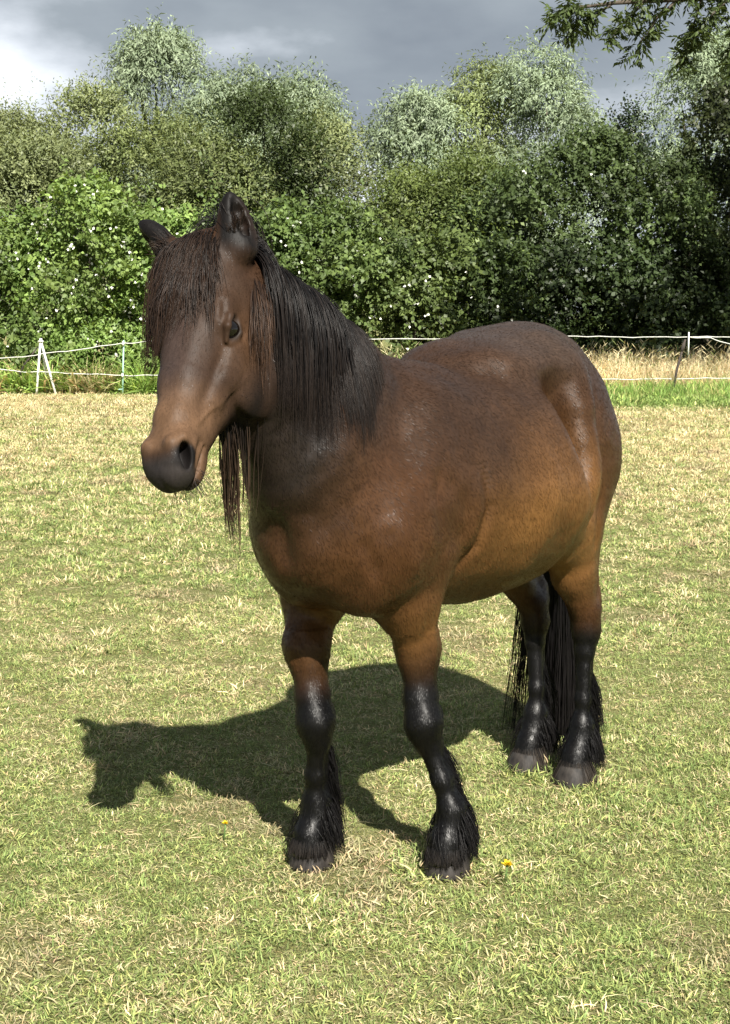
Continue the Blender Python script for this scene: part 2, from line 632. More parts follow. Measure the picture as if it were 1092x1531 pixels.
def foliage(lumps, n_spray, per, sp_len, lf, wd, rng, out_bias=1.0, up_bias=.35, droop=.0, cols=None, tone_by_lump=.25, fill=.25, holes=.0):
    """sprays of leaves growing out of lumps -> verts, quads, colours"""
    lw = lumps[:, 3] ** 2
    own = rng.choice(len(lumps), n_spray, p=lw / lw.sum())
    dirs = norm(rng.normal(0, 1, (n_spray, 3)))
    dirs[:, 1] = np.where(dirs[:, 1] > .45, -dirs[:, 1], dirs[:, 1])
    dirs[:, 2] = np.where(dirs[:, 2] < -.5, -dirs[:, 2], dirs[:, 2])
    q = np.where(rng.random(n_spray) < fill, .2 + .6 * rng.random(n_spray), .72 + .3 * rng.random(n_spray))
    root = lumps[own, :3] + dirs * (lumps[own, 3] * q)[:, None]
    if holes > 0:                                                     # deep gaps between the clumps
        keep = vnoise(root + np.array([lumps[0, 0] * 3.1 + 40, 7, 0]), 1.9, 9) * .65 + vnoise(root + 40, 4.3, 10) * .35 > holes
        own, dirs, root = own[keep], dirs[keep], root[keep]
        n_spray = len(root)
    D = norm(dirs * out_bias + np.array([0, 0, up_bias]) + rng.normal(0, .35, (n_spray, 3)))
    L = sp_len * (.5 + .9 * rng.random(n_spray))
    lt = 1 + tone_by_lump * rng.normal(0, 1, len(lumps))
    Ps, Ds, Cs = [], [], []
    pos = root.copy(); cur = D.copy()
    ca, cb = np.asarray(cols[0]), np.asarray(cols[1])
    u = rng.random((n_spray, 1))
    sc = (ca * u + cb * (1 - u)) * np.clip(lt[own], .5, 1.6)[:, None]
    for i in range(per):
        pos = pos + cur * (L / per)[:, None]
        cur = norm(cur + np.array([0, 0, -droop]) + rng.normal(0, .10, cur.shape))
        sd = norm(np.cross(cur, rng.normal(0, 1, cur.shape)))
        Ps.append(pos + sd * (lf * .12)); Ds.append(cur * .75 + sd * .9 + np.array([0, 0, -droop * 1.5]))
        Cs.append(sc * (.85 + .3 * rng.random((n_spray, 1))))
    P = np.vstack(Ps); Dd = np.vstack(Ds); C = np.vstack(Cs)
    V, F = leaves(P, Dd, lf, wd, rng, .6, np.tile(dirs * 1.5 + np.array([0, -.25, 0]), (per, 1)))
    return V, F, np.repeat(C, 4, 0)


def limbs(base_h, r0, tops, rng, wob=.12):
    """a trunk that forks towards each of the points in tops -> verts, faces"""
    Vs, Fs, n = [], [], 0
    for i, t in enumerate(tops):
        t = np.asarray(t, float)
        k = 7
        u = np.linspace(0, 1, k)[:, None]
        p = np.array([0, 0, -.1]) * (1 - u) + t * u
        fork = np.array([0, 0, base_h]) * np.sin(np.clip(u * 1.6, 0, 1) * math.pi / 2) * (1 - u)
        p = p + fork + rng.normal(0, wob, (k, 3)) * u * (1 - u) * 2
        rad = r0 * (1 - .88 * u[:, 0]) * (1 if i == 0 else .72)
        v, f = rod(p, rad, 7)
        Vs.append(v); Fs.append([q + n for q in f]); n += len(v)
    return np.vstack(Vs), [np.vstack([f[0] for f in Fs]), np.vstack([f[1] for f in Fs])]


def tree(name, label, cat, loc, lumps, spec, rng, trunk_r=.12, fork=1.0, n_limbs=5, group=None, mat=None, flowers=0, trunk_name='trunk', wild=None):
    root = empty(name, (loc[0], loc[1], 0))
    tag(root, label, cat, group)
    V, F, C = foliage(lumps, cols=spec['cols'], rng=rng, **{k: v for k, v in spec.items() if k != 'cols'})
    if wild is not None:                                              # long shoots that break the outline
        V2, F2, C2 = foliage(lumps, cols=spec['cols'], rng=rng, **wild)
        F = np.vstack([F, F2 + len(V)]); V = np.vstack([V, V2]); C = np.vstack([C, C2])
    V[:, 2] = np.maximum(V[:, 2], .01)
    cr = link('crown', np_mesh('crown', V, F, False, np.clip(C, .004, .9)), mat or LEAF, root)
    pick = lumps[rng.choice(len(lumps), min(n_limbs, len(lumps)), replace=False)]
    tv, tf = limbs(fork, trunk_r, [p[:3] for p in pick], rng)
    link(trunk_name, np_mesh('trunk', tv, tf, True), BARK, root)
    if flowers:
        own = lumps[rng.integers(0, len(lumps), flowers)]
        d = norm(rng.normal(0, 1, (flowers, 3)) + [0, -1.0, .35])
        c = own[:, :3] + d * (own[:, 3] * 1.12)[:, None]
        c = c[rng.random(flowers) < .7]
        reps = rng.integers(1, 4, len(c))
        c = np.repeat(c, reps, 0) + rng.normal(0, .06, (reps.sum(), 3))
        m = len(c)
        Vf, Ff = [], []
        for k in range(5):                                            # five petals to a flower
            a = k / 5 * 6.283 + rng.random(m)
            dd = np.stack([np.cos(a), np.full(m, -.35), np.sin(a)], 1)
            v, f = leaves(c, dd, .026, .024, rng, .0, np.tile([0, -3.0, .6], (m, 1)))
            Ff.append(f + sum(len(q) for q in Vf)); Vf.append(v)
        link('blossom', np_mesh('blossom', np.vstack(Vf), np.vstack(Ff), False), PETAL, root)['kind'] = 'stuff'
    return root


PETAL = Mat('white_petals', rough=.6, spec=.2, base=(.78, .78, .72)).m
OLIVE = ((.215, .250, .095), (.125, .165, .058))
BRIGHT = ((.235, .325, .090), (.120, .195, .048))
DEEP = ((.098, .138, .047), (.054, .083, .028))
SILVER = ((.335, .405, .265), (.185, .245, .145))
SALLOW = ((.255, .290, .130), (.150, .185, .078))


def U(u, y):
    """x of a place seen u pixels across the photograph when it lies y metres away"""
    return (u - 546) / 2300.0 * y


def Z(v, y):
    return 1.42 + (465 - v) / 2300.0 * y


def build_hedge():
    rng = np.random.default_rng(21)
    # --- willows at the back, pale and feathery
    W = [  # u centre, half width px, top v, y, label
        (250, 82, 44, 40, 'tall silver willow, highest of the trees, behind the left hedge'),
        (352, 62, 92, 39, 'silver willow just right of the tallest one on the left'),
        (440, 62, 108, 39.5, 'silver willow whose crown slopes down to the gap in the middle'),
        (626, 58, 124, 41, 'small silver willow right of the gap of sky in the middle'),
        (706, 58, 84, 42, 'yellow-green willow between the small and the tall one'),
        (806, 88, 66, 41, 'broad silver willow in the middle of the right half'),
        (1052, 86, 50, 40, 'silver willow behind the dark trees at the right edge'),
    ]
    for i, (u, hw, v, y, lab) in enumerate(W):
        x = U(u, y); top = Z(v, y); w = hw * y / 2300
        lm = lumps_of(rng, w, 1.7, 2.0, top - .95, 44, .58, .45)
        c = SILVER if i != 4 else ((.26, .31, .13), (.15, .19, .07))
        tree('willow_tree', lab, 'tree', (x, y), lm,
             dict(n_spray=2900, per=9, sp_len=.60, lf=.135, wd=.036, out_bias=.8, up_bias=.55, droop=.22, cols=c, tone_by_lump=.18, fill=.15), rng,
             .16, 1.6, 6, 'silver willows behind the hedge', LEAF_SILVER,
             wild=dict(n_spray=260, per=12, sp_len=.95, lf=.13, wd=.032, out_bias=.7, up_bias=1.0, droop=.24, tone_by_lump=.1, fill=.0))
    # --- thick middle row
    M = [
        (-26, 84, 190, 33.5, SALLOW, 'grey-olive sallow cut off by the left edge of the view'),
        (76, 66, 212, 32.8, SALLOW, 'low olive sallow just above the flowering brambles on the left'),
        (40, 92, 168, 35, SALLOW, 'olive-green sallow at the left edge, behind the brambles'),
        (140, 78, 136, 35.5, SALLOW, 'olive-green sallow with a twiggy top left of the tall willow'),
        (232, 80, 172, 34, OLIVE, 'fine-leaved sallow in front of the tall silver willow'),
        (392, 78, 140, 33, ((.075, .105, .032), (.045, .068, .020)), 'dark-leaved tree with reddish shoots above the pony\'s ears'),
        (484, 58, 178, 34, SALLOW, 'grey-green sallow left of the gap of sky'),
        (318, 66, 196, 32.6, OLIVE, 'olive bush rising over the pony\'s forehead'),
        (622, 70, 246, 33, ((.155, .195, .055), (.095, .13, .036)), 'low yellow-green sallow right of the gap of sky'),
        (706, 62, 236, 32.5, ((.14, .18, .05), (.08, .115, .03)), 'low yellow-green sallow next to the dark hawthorn'),
    ]
    for u, hw, v, y, c, lab in M:
        x = U(u, y); top = Z(v, y); w = hw * y / 2300
        lm = lumps_of(rng, w * 1.1, 1.4, .9, top - .62, 46, .46, .62)
        tree('sallow_tree', lab, 'tree', (x, y), lm,
             dict(n_spray=3300, per=8, sp_len=.42, lf=.09, wd=.040, out_bias=.8, up_bias=.7, droop=.02, cols=c, tone_by_lump=.18, fill=.25, holes=.30), rng,
             .10, .8, 6, 'sallows making the middle of the hedge',
             wild=dict(n_spray=240, per=10, sp_len=.80, lf=.075, wd=.028, out_bias=.4, up_bias=1.5, droop=.02, tone_by_lump=.1, fill=.0))
    # --- dark hawthorns on the right
    D = [
        (770, 74, 246, 31.0, DEEP, 'dark green hawthorn beside the low yellow-green sallows'),
        (878, 78, 206, 31.0, DEEP, 'dark hawthorn in the middle of the right-hand hedge'),
        (932, 34, 172, 31.6, ((.03, .048, .02), (.018, .03, .012)), 'near-black bushy top standing against the sky on the right'),  # leaf colour painted near black for its shaded outline
        (985, 70, 214, 30.6, DEEP, 'dark hawthorn left of the shaded one at the right edge'),
        (1080, 58, 112, 30.8, ((.058, .072, .024), (.028, .040, .013)), 'tall shaded hawthorn at the right edge'),  # shade painted in: leaves darker than the other hawthorns
    ]
    for u, hw, v, y, c, lab in D:
        x = U(u, y); top = Z(v, y); w = hw * y / 2300
        lm = lumps_of(rng, w, 1.4, .4, top - .42, 36 if hw > 40 else 16, .44 if hw > 40 else .2, .7)
        tree('hawthorn_tree', lab, 'tree', (x, y), lm,
             dict(n_spray=3300 if hw > 40 else 500, per=7, sp_len=.28, lf=.08, wd=.064, out_bias=.9, up_bias=.35, droop=.03, cols=c, tone_by_lump=.30, fill=.12, holes=.40), rng,
             .10, .6, 6, 'dark hawthorns in the right-hand hedge', None, 10,
             wild=dict(n_spray=90, per=9, sp_len=.6, lf=.07, wd=.055, out_bias=.5, up_bias=1.3, droop=.03, tone_by_lump=.1, fill=.0))
    # --- brambles in front, full of white flowers
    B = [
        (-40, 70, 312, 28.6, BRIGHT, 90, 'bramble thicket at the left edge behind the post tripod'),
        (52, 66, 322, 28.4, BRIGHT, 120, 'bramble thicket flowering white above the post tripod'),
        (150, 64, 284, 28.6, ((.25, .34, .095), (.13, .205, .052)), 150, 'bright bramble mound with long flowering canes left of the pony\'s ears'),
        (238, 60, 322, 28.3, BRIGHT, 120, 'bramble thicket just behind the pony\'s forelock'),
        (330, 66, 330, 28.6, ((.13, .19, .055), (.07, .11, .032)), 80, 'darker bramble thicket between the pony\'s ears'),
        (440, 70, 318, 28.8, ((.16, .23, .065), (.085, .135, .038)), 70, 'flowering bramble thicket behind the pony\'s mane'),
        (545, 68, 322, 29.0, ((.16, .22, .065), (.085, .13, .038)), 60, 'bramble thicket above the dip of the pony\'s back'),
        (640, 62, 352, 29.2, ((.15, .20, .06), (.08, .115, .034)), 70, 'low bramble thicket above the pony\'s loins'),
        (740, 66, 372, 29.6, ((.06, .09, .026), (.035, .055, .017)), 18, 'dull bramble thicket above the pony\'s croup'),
        (850, 70, 380, 29.8, ((.05, .078, .024), (.03, .048, .016)), 12, 'shaded bramble thicket right of the pony\'s croup'),  # from here on, shade is painted into the thickets' leaf colours
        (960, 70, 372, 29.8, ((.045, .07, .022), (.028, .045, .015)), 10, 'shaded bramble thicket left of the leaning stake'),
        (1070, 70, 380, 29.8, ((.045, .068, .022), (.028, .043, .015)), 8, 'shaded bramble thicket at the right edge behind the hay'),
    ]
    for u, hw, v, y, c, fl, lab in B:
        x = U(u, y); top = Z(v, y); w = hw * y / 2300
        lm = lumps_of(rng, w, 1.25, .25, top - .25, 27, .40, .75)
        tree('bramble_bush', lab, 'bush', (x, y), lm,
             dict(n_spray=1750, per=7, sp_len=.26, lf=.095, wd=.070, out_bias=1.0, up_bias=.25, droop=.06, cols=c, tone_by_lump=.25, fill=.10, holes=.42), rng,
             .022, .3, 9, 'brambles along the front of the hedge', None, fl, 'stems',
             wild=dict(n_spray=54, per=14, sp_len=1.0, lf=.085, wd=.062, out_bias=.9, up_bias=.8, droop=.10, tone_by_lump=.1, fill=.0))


build_hedge()


def build_nettles():
    rng = np.random.default_rng(63)
    N_ = [(-30, 27.4, .95, 'nettle clump at the left edge behind the dark brace pole'), (46, 27.5, .85, 'nettle clump directly behind the post tripod'),
          (118, 27.3, .95, 'nettle clump between the post tripod and the green post'), (192, 27.5, 1.05, 'nettle clump behind the pale green post'),
          (262, 27.4, .95, 'nettle clump hidden partly by the pony\'s face')]
    for u, y, h, lab in N_:
        lm = lumps_of(rng, .55, .4, .08, h - .12, 16, .20, .8)
        tree('nettle_clump', lab, 'weeds', (U(u, y), y), lm,
             dict(n_spray=420, per=6, sp_len=.24, lf=.085, wd=.045, out_bias=.7, up_bias=.8, droop=.05, cols=((.25, .37, .095), (.14, .23, .052)), tone_by_lump=.2, fill=.2, holes=.30), rng,
             .010, .2, 8, 'nettles along the left fence', None, 0, 'stems',
             wild=dict(n_spray=26, per=9, sp_len=.5, lf=.07, wd=.032, out_bias=.3, up_bias=1.8, droop=.05, tone_by_lump=.1, fill=.0))


build_nettles()


def build_ash():
    """the big tree standing just outside the right edge; one limb hangs into the picture"""
    rng = np.random.default_rng(77)
    root = empty('ash_tree', (9.1, 24.0, -.45))
    tag(root, 'overhanging ash tree whose leafy limb droops in at the top right corner', 'tree')
    # limbs in local coordinates
    paths = [[(0, 0, -.2), (.05, 0, 2.0), (0, .1, 4.2), (-.1, .2, 6.5), (.2, .3, 9.5)]]
    rads = [[.34, .29, .24, .18, .05]]
    hang = [(-.05, .1, 4.6), (-1.6, -.1, 6.3), (-3.0, -.2, 6.62), (-4.2, -.3, 6.50), (-5.4, -.3, 6.42), (-6.25, -.3, 6.30)]
    paths.append(hang); rads.append([.15, .11, .08, .055, .03, .008])
    subs = []
    for t, d, L in ((.50, (-.5, -.1, -.6), .9), (.58, (-.3, .1, -.9), 1.15), (.64, (-.6, .2, -.5), 1.0), (.72, (-.5, -.2, -.6), .8), (.44, (-.2, -.2, -1), 1.2), (.38, (0, .1, -1), 1.3),
                    (.80, (-.6, .1, -.35), .8), (.55, (-.4, -.3, .5), .9), (.68, (-.3, .2, .6), .8), (.88, (-.8, 0, -.1), .6), (.34, (.1, -.2, -1), 1.4), (.48, (-.1, .3, -.9), 1.1), (.30, (.2, 0, -.9), 1.5)):
        h = np.array(hang); k = t * (len(h) - 1); i = int(k)
        p0 = h[i] * (1 - k + i) + h[i + 1] * (k - i)
        d = unit_np(d)
        pts = [p0]
        for s_ in range(4):
            d = unit_np(d + np.array([0, 0, -.12]) + rng.normal(0, .12, 3))
            pts.append(pts[-1] + d * L / 4)
        paths.append(pts); rads.append(list(np.linspace(.022, .004, 5))); subs.append(np.array(pts))
    paths.append([(-4.55, -.3, 6.47), (-4.72, -.32, 6.25), (-4.9, -.33, 5.95)]); rads.append([.016, .011, .006])       # a dead snag
    for a, z, L in ((.3, 5.0, 3.2), (1.3, 5.6, 3.0), (2.2, 6.3, 2.6), (-.6, 6.0, 3.0), (-1.5, 6.8, 2.4), (3.4, 7.0, 2.2)):
        e = (math.cos(a) * L, math.sin(a) * L, z + 1.6)
        paths.append([(0, .05, z - .4), (e[0] * .5, e[1] * .5, z + .7), e]); rads.append([.11, .07, .02])
    Vs, Fq, Ft, n = [], [], [], 0
    for p, r in zip(paths, rads):
        v, f = rod(np.array(p, float), r, 8)
        Vs.append(v); Fq.append(f[0] + n); Ft.append(f[1] + n); n += len(v)
    link('trunk', np_mesh('trunk', np.vstack(Vs), [np.vstack(Fq), np.vstack(Ft)], True), BARK, root)
    # compound leaves: a stalk with paired leaflets
    def compound(P, D, rngl):
        Ps, Ds = [], []
        D = norm(D)
        n_ = len(P)
        S = norm(np.cross(D, rngl.normal(0, .5, (n_, 3)) + [0, 0, 1.0]))
        L = .20 * (.7 + .6 * rngl.random(n_))[:, None]
        for k in range(1, 5):
            for s_ in (1, -1):
                Ps.append(P + D * L * (k / 4.6)); Ds.append(D * .7 + S * s_ + np.array([0, 0, -.35]))
        Ps.append(P + D * L); Ds.append(D + np.array([0, 0, -.3]))
        return np.vstack(Ps), np.vstack(Ds)
    P0, D0 = [], []
    for pts in subs:
        for _ in range(46):
            k = rng.random() ** .6 * (len(pts) - 1.001); i = int(k)
            p = pts[i] * (1 - k + i) + pts[i + 1] * (k - i)
            P0.append(p + rng.normal(0, .05, 3)); D0.append(rng.normal(0, .8, 3) + [0, 0, -.3])
    h = np.array(hang)
    for _ in range(60):
        k = (.35 + .4 * rng.random()) * (len(h) - 1.001); i = int(k)
        P0.append(h[i] * (1 - k + i) + h[i + 1] * (k - i)); D0.append(rng.normal(0, .8, 3))
    for _ in range(2600):                                              # the crown above, out of the picture
        a, q = rng.random() * 6.283, rng.random() ** .5 * 3.0
        P0.append(np.array([.9 + math.cos(a) * q, .3 + math.sin(a) * q, 5.6 + 3.4 * rng.random()])); D0.append(rng.normal(0, .9, 3))
    Pl, Dl = compound(np.array(P0), np.array(D0), rng)
    V, F = leaves(Pl, Dl, .115, .042, rng, .8)
    c = np.array(DEEP[0]) * .8 * (.6 + .8 * rng.random((len(Pl), 1)))
    link('crown', np_mesh('crown', V, F, False, np.repeat(c, 4, 0)), LEAF, root)


def unit_np(v):
    v = np.asarray(v, float)
    return v / np.linalg.norm(v)


build_ash()
# ------------------------------------------------------------------ electric fence
def build_fence():
    white = Mat('white_plastic', rough=.5, base=(.72, .72, .68)).m
    green = Mat('pale_green_plastic', rough=.45, base=(.32, .52, .42)).m
    darkw = Mat('weathered_wood', rough=.85)
    darkw.color(darkw.ramp(darkw.noise(30, 4, .6, None, (1, 1, .2)), [(.3, (.018, .014, .012)), (.7, (.06, .045, .035))]))
    darkw = darkw.m
    rope_m = Mat('poly_rope', rough=.7)
    rope_m.color(rope_m.ramp(rope_m.noise(60, 2), [(.35, (.42, .42, .38)), (.65, (.68, .68, .64))]))
    rope_m = rope_m.m
    YF = 26.3

    def at(u, v, y=YF):
        return np.array([U(u, y), y, Z(v, y)])

    def part(name, pts, rad, mat, parent, sides=8):
        v, f = rod(np.array(pts, float) - np.array(parent.location), rad, sides)
        return link(name, np_mesh(name, v, f, True), mat, parent)

    def insulator(p, parent):
        p = np.array(p, float)
        return part('insulator', [p + [0, -.035, -.035], p + [0, -.040, 0], p + [0, -.035, .035]], [.014, .024, .014], white, parent, 8)
    # three white posts leaned together
    t = empty('post_tripod', (U(68, YF), YF, 0))
    tag(t, 'three white posts leaned together into a tripod at the left end of the fence', 'fence support')
    apex = at(64, 508)
    for fu, fy in ((57, -.10), (70, .25), (86, -.02)):
        foot = np.array([U(fu, YF), YF + fy, -.05])
        top = apex + (apex - foot) * .03 + [0, fy * .2, 0]
        part('post', [foot, foot * .5 + top * .5, top], [.022, .020, .017], white, t)
    part('tie', [apex + [-.04, -.03, -.03], apex + [0, -.05, -.01], apex + [.05, -.02, -.02]], [.014, .02, .014], white, t)
    tag(t)
    b = empty('brace_pole', (U(14, YF), YF + .1, 0))
    tag(b, 'thin dark pole leaning against the white post tripod on the left', 'pole')
    part('pole', [np.array([U(13, YF), YF + .1, -.05]), at(38, 545, YF + .06), at(57, 521, YF)], [.017, .016, .013], darkw, b)
    part('tip', [at(57, 521, YF), at(59, 518.5, YF)], [.013, .009], darkw, b)
    g = empty('fence_post', (U(184, YF), YF, 0))
    tag(g, 'pale green step-in fence post standing left of the pony\'s head', 'fence post')
    part('stake', [np.array([U(184, YF), YF, -.05]), at(185.5, 550), at(187.5, 508)], [.017, .016, .013], green, g)
    insulator(at(187, 513), g); insulator(at(185, 560), g)
    part('tread', [np.array([U(178, YF), YF - .01, .09]), np.array([U(184, YF), YF, .10])], [.012, .013], green, g)
    k = empty('leaning_stake', (U(1001, YF), YF - .15, 0))
    tag(k, 'dark wooden stake leaning to the right with a white rod bound to its top', 'stake')
    part('stake', [np.array([U(1000, YF), YF - .2, -.06]), at(1011, 550, YF - .1), at(1022, 507, YF - .02)], [.024, .022, .019], darkw, k)
    part('binding', [at(1017, 524, YF - .06), at(1019, 518, YF - .05), at(1020.5, 512, YF - .04)], [.026, .034, .026], darkw, k)
    part('white_rod', [at(1027, 530, YF - .03), at(1027, 512, YF - .03), at(1027, 496, YF - .03)], [.014, .014, .011], white, k)
    # ropes, one line each, sagging between the posts

    def rope(label, nodes, sag=.02):
        pts = []
        for a, b2 in zip(nodes[:-1], nodes[1:]):
            a, b2 = np.array(a), np.array(b2)
            for s in np.linspace(0, 1, 10, endpoint=False):
                p = a * (1 - s) + b2 * s
                p = p - [0, 0, sag * 4 * s * (1 - s) + .006 * math.sin(p[0] * 7.3) + .004 * math.sin(p[0] * 17.1)]
                pts.append(p)
        pts.append(np.array(nodes[-1]))
        pts = np.array(pts)
        v, f = rod(pts, np.full(len(pts), .0080), 5)
        o = link('fence_rope', np_mesh('fence_rope', v, f, True), rope_m)
        tag(o, label, 'rope', 'white ropes of the electric fence')
    rope('upper white fence rope rising from the tripod past the pony to the right edge',
         [at(-60, 538), at(48, 531), at(66, 528), at(187, 512), at(232, 509), at(560, 506), at(860, 502), at(1027, 503), at(1160, 501)], .012)
    rope('lower white fence rope crossing the tripod and the green post near the ground',
         [at(-60, 544), at(30, 554), at(62, 555), at(185, 560), at(240, 560), at(560, 562), at(880, 566), at(1010, 565), at(1160, 563)], .004)
    rope('slack end of white rope hanging from the leaning stake to the right edge',
         [at(1028, 503), at(1060, 505), at(1092, 514), at(1140, 516)], .01)


build_fence()
# ------------------------------------------------------------------ the horse
# built in its own frame: x towards its head, y to its left, z up; the coat is one surface grown round muscle shapes
HORSE_YAW = R(-124.44)
HORSE_LOC = (0.312 - math.cos(HORSE_YAW + math.pi / 2) * 0.045, 4.219 - math.sin(HORSE_YAW + math.pi / 2) * 0.045, 0.0)


def unit(v):
    v = np.asarray(v, float)
    return v / np.linalg.norm(v)


def sstep(x, a, b):
    t = np.clip((x - a) / (b - a), 0, 1)
    return t * t * (3 - 2 * t)


class Field:
    """signed distance field made of blended shapes"""
    def __init__(s):
        s.items = []

    def ell(s, c, r, k=0.03, axes=None, mode='add'):
        c, r = np.asarray(c, float), np.asarray(r, float)
        M = np.eye(3) if axes is None else np.asarray(axes, float)
        ext = np.abs(M.T) @ r
        s.items.append(('e', c - ext, c + ext, k, mode, (c, r, M)))

    def tube(s, pts, hw, k=0.02, up=(1, 0, 0), mode='add', pw=2.0):
        """pts list of centres; hw list of (half size along 'up', half size across)"""
        for a, b, p, q in zip(pts[:-1], pts[1:], hw[:-1], hw[1:]):
            a, b = np.asarray(a, float), np.asarray(b, float)
            t = b - a; L = np.linalg.norm(t); t = t / L
            n = np.asarray(up, float) - np.dot(up, t) * t; n /= np.linalg.norm(n)
            m = max(*p, *q)
            lo, hi = np.minimum(a, b) - m, np.maximum(a, b) + m
            s.items.append(('t', lo, hi, k, mode, (a, t, n, np.cross(t, n), L, p, q, pw)))

    def both(s, fn, c, *a, **k):
        """a shape and its mirror image in y"""
        for sg in (1, -1):
            fn(sg)

    @staticmethod
    def dist(kind, prm, P):
        if kind == 'e':
            c, r, M = prm
            q = (P - c) @ M.T
            k0 = np.sqrt(((q / r) ** 2).sum(-1))
            k1 = np.sqrt(((q / (r * r)) ** 2).sum(-1)) + 1e-9
            return np.where(k0 < 1e-4, -r.min(), k0 * (k0 - 1) / k1)
        a, t, n, b, L, p, q, pw = prm
        v = P - a
        s_ = v @ t
        u = np.clip(s_ / L, 0, 1)
        h = p[0] + (q[0] - p[0]) * u; w = p[1] + (q[1] - p[1]) * u
        al = s_ - u * L
        cn, cb = v @ n, v @ b
        m = np.minimum(h, w)
        if pw == 2.0:
            k0 = np.sqrt((cn / h) ** 2 + (cb / w) ** 2 + (al / m) ** 2)
        else:
            k0 = (np.abs(cn / h) ** pw + np.abs(cb / w) ** pw + np.abs(al / m) ** pw) ** (1 / pw)
        k1 = np.sqrt((cn / h ** 2) ** 2 + (cb / w ** 2) ** 2 + (al / m ** 2) ** 2) + 1e-9
        return np.where(k0 < 1e-4, -m, k0 * (k0 - 1) / k1)

    @staticmethod
    def blend(d, e, k, mode):
        if mode == 'add':
            h = np.maximum(k - np.abs(d - e), 0) / k
            return np.minimum(d, e) - h * h * k * 0.25
        h = np.maximum(k - np.abs(d + e), 0) / k          # cut
        return np.maximum(d, -e) + h * h * k * 0.25

    def eval(s, P, pad=0.06):
        P = np.asarray(P, float)
        order = np.argsort(P[:, 2], kind='stable')
        Q = P[order]; zs = Q[:, 2]
        d = np.full(len(P), 0.2)
        for kind, lo, hi, k, mode, prm in s.items:
            g = pad + k
            i0, i1 = np.searchsorted(zs, lo[2] - g), np.searchsorted(zs, hi[2] + g)
            if i1 <= i0:
                continue
            q = Q[i0:i1]
            sel = np.where((q[:, 0] > lo[0] - g) & (q[:, 0] < hi[0] + g) & (q[:, 1] > lo[1] - g) & (q[:, 1] < hi[1] + g))[0]
            if len(sel):
                w = sel + i0
                d[w] = s.blend(d[w], s.dist(kind, prm, q[sel]), k, mode)
        out = np.empty(len(P)); out[order] = d
        return out

    def grad(s, P, e=0.0015):
        g = np.zeros_like(P)
        for o in ((1, -1, -1), (-1, -1, 1), (-1, 1, -1), (1, 1, 1)):
            o = np.array(o, float)
            g += o * s.eval(P + o * e, .02)[:, None]
        return g / (np.linalg.norm(g, axis=1, keepdims=True) + 1e-12)

    def grid(s, X, Y, Z):
        D = np.full((len(X), len(Y), len(Z)), 0.2, np.float32)
        for kind, lo, hi, k, mode, prm in s.items:
            g = 0.03 + k
            sl = []
            for A, l, h in zip((X, Y, Z), lo - g, hi + g):
                sl.append(slice(np.searchsorted(A, l), np.searchsorted(A, h)))
            if any(q.stop <= q.start for q in sl):
                continue
            G = np.stack(np.meshgrid(X[sl[0]], Y[sl[1]], Z[sl[2]], indexing='ij'), -1)
            D[sl[0], sl[1], sl[2]] = s.blend(D[sl[0], sl[1], sl[2]], s.dist(kind, prm, G.reshape(-1, 3)).reshape(G.shape[:3]), k, mode)
        return D


def surface_nets(D, X, Y, Z):
    """quad surface of the zero level of a grid of distances"""
    S = D < 0
    nx, ny, nz = D.shape
    corner = [(i, j, k) for i in (0, 1) for j in (0, 1) for k in (0, 1)]
    cnt = np.zeros((nx - 1, ny - 1, nz - 1), np.int8)
    for i, j, k in corner:
        cnt += S[i:nx - 1 + i, j:ny - 1 + j, k:nz - 1 + k]
    act = (cnt > 0) & (cnt < 8)
    ci = np.argwhere(act)
    ids = np.full(act.shape, -1, np.int64)
    ids[tuple(ci.T)] = np.arange(len(ci))
    G = (X, Y, Z)

    def pos(c):
        return np.stack([G[a][c[:, a]] for a in range(3)], 1)
    acc = np.zeros((len(ci), 3)); num = np.zeros(len(ci))
    for a in range(len(corner)):
        for b in range(a + 1, len(corner)):
            ca, cb = np.array(corner[a]), np.array(corner[b])
            if np.abs(ca - cb).sum() != 1:
                continue
            pa, pb = ci + ca, ci + cb
            da, db = D[tuple(pa.T)].astype(float), D[tuple(pb.T)].astype(float)
            m = (da < 0) != (db < 0)
            t = np.where(m, da / np.where(m, da - db, 1), 0)[:, None]
            p = pos(pa) * (1 - t) + pos(pb) * t
            acc[m] += p[m]; num[m] += 1
    V = acc / num[:, None]
    F = []
    for ax in range(3):
        o1, o2 = [(1, 2), (2, 0), (0, 1)][ax]
        lo = [slice(1, -1)] * 3; lo[ax] = slice(0, -1)
        hi = [slice(1, -1)] * 3; hi[ax] = slice(1, None)
        A, B = S[tuple(lo)], S[tuple(hi)]
        for flip in (0, 1):
            e = np.argwhere((A & ~B) if not flip else (~A & B))
            off = np.ones(3, int); off[ax] = 0
            e = e + off
            d1 = np.zeros(3, int); d1[o1] = 1
            d2 = np.zeros(3, int); d2[o2] = 1
            q = [e - d1 - d2, e - d2, e, e - d1]
            if flip:
                q = q[::-1]
            F.append(np.stack([ids[tuple(c.T)] for c in q], 1))
    F = np.vstack(F)
    return V, F[(F >= 0).all(1)]


def subdivide(V, F):
    """one linear quad subdivision"""
    E = np.vstack([F[:, [0, 1]], F[:, [1, 2]], F[:, [2, 3]], F[:, [3, 0]]])
    E.sort(1)
    key = E[:, 0].astype(np.int64) * len(V) + E[:, 1]
    u, inv = np.unique(key, return_inverse=True)
    mid = (V[u // len(V)] + V[u % len(V)]) / 2
    n = len(F)
    e = inv.reshape(4, n).T + len(V)
    fc = np.arange(n) + len(V) + len(mid)
    V2 = np.vstack([V, mid, V[F].mean(1)])
    F2 = np.vstack([np.stack([F[:, i], e[:, i], fc, e[:, i - 1]], 1) for i in range(4)])
    return V2, F2


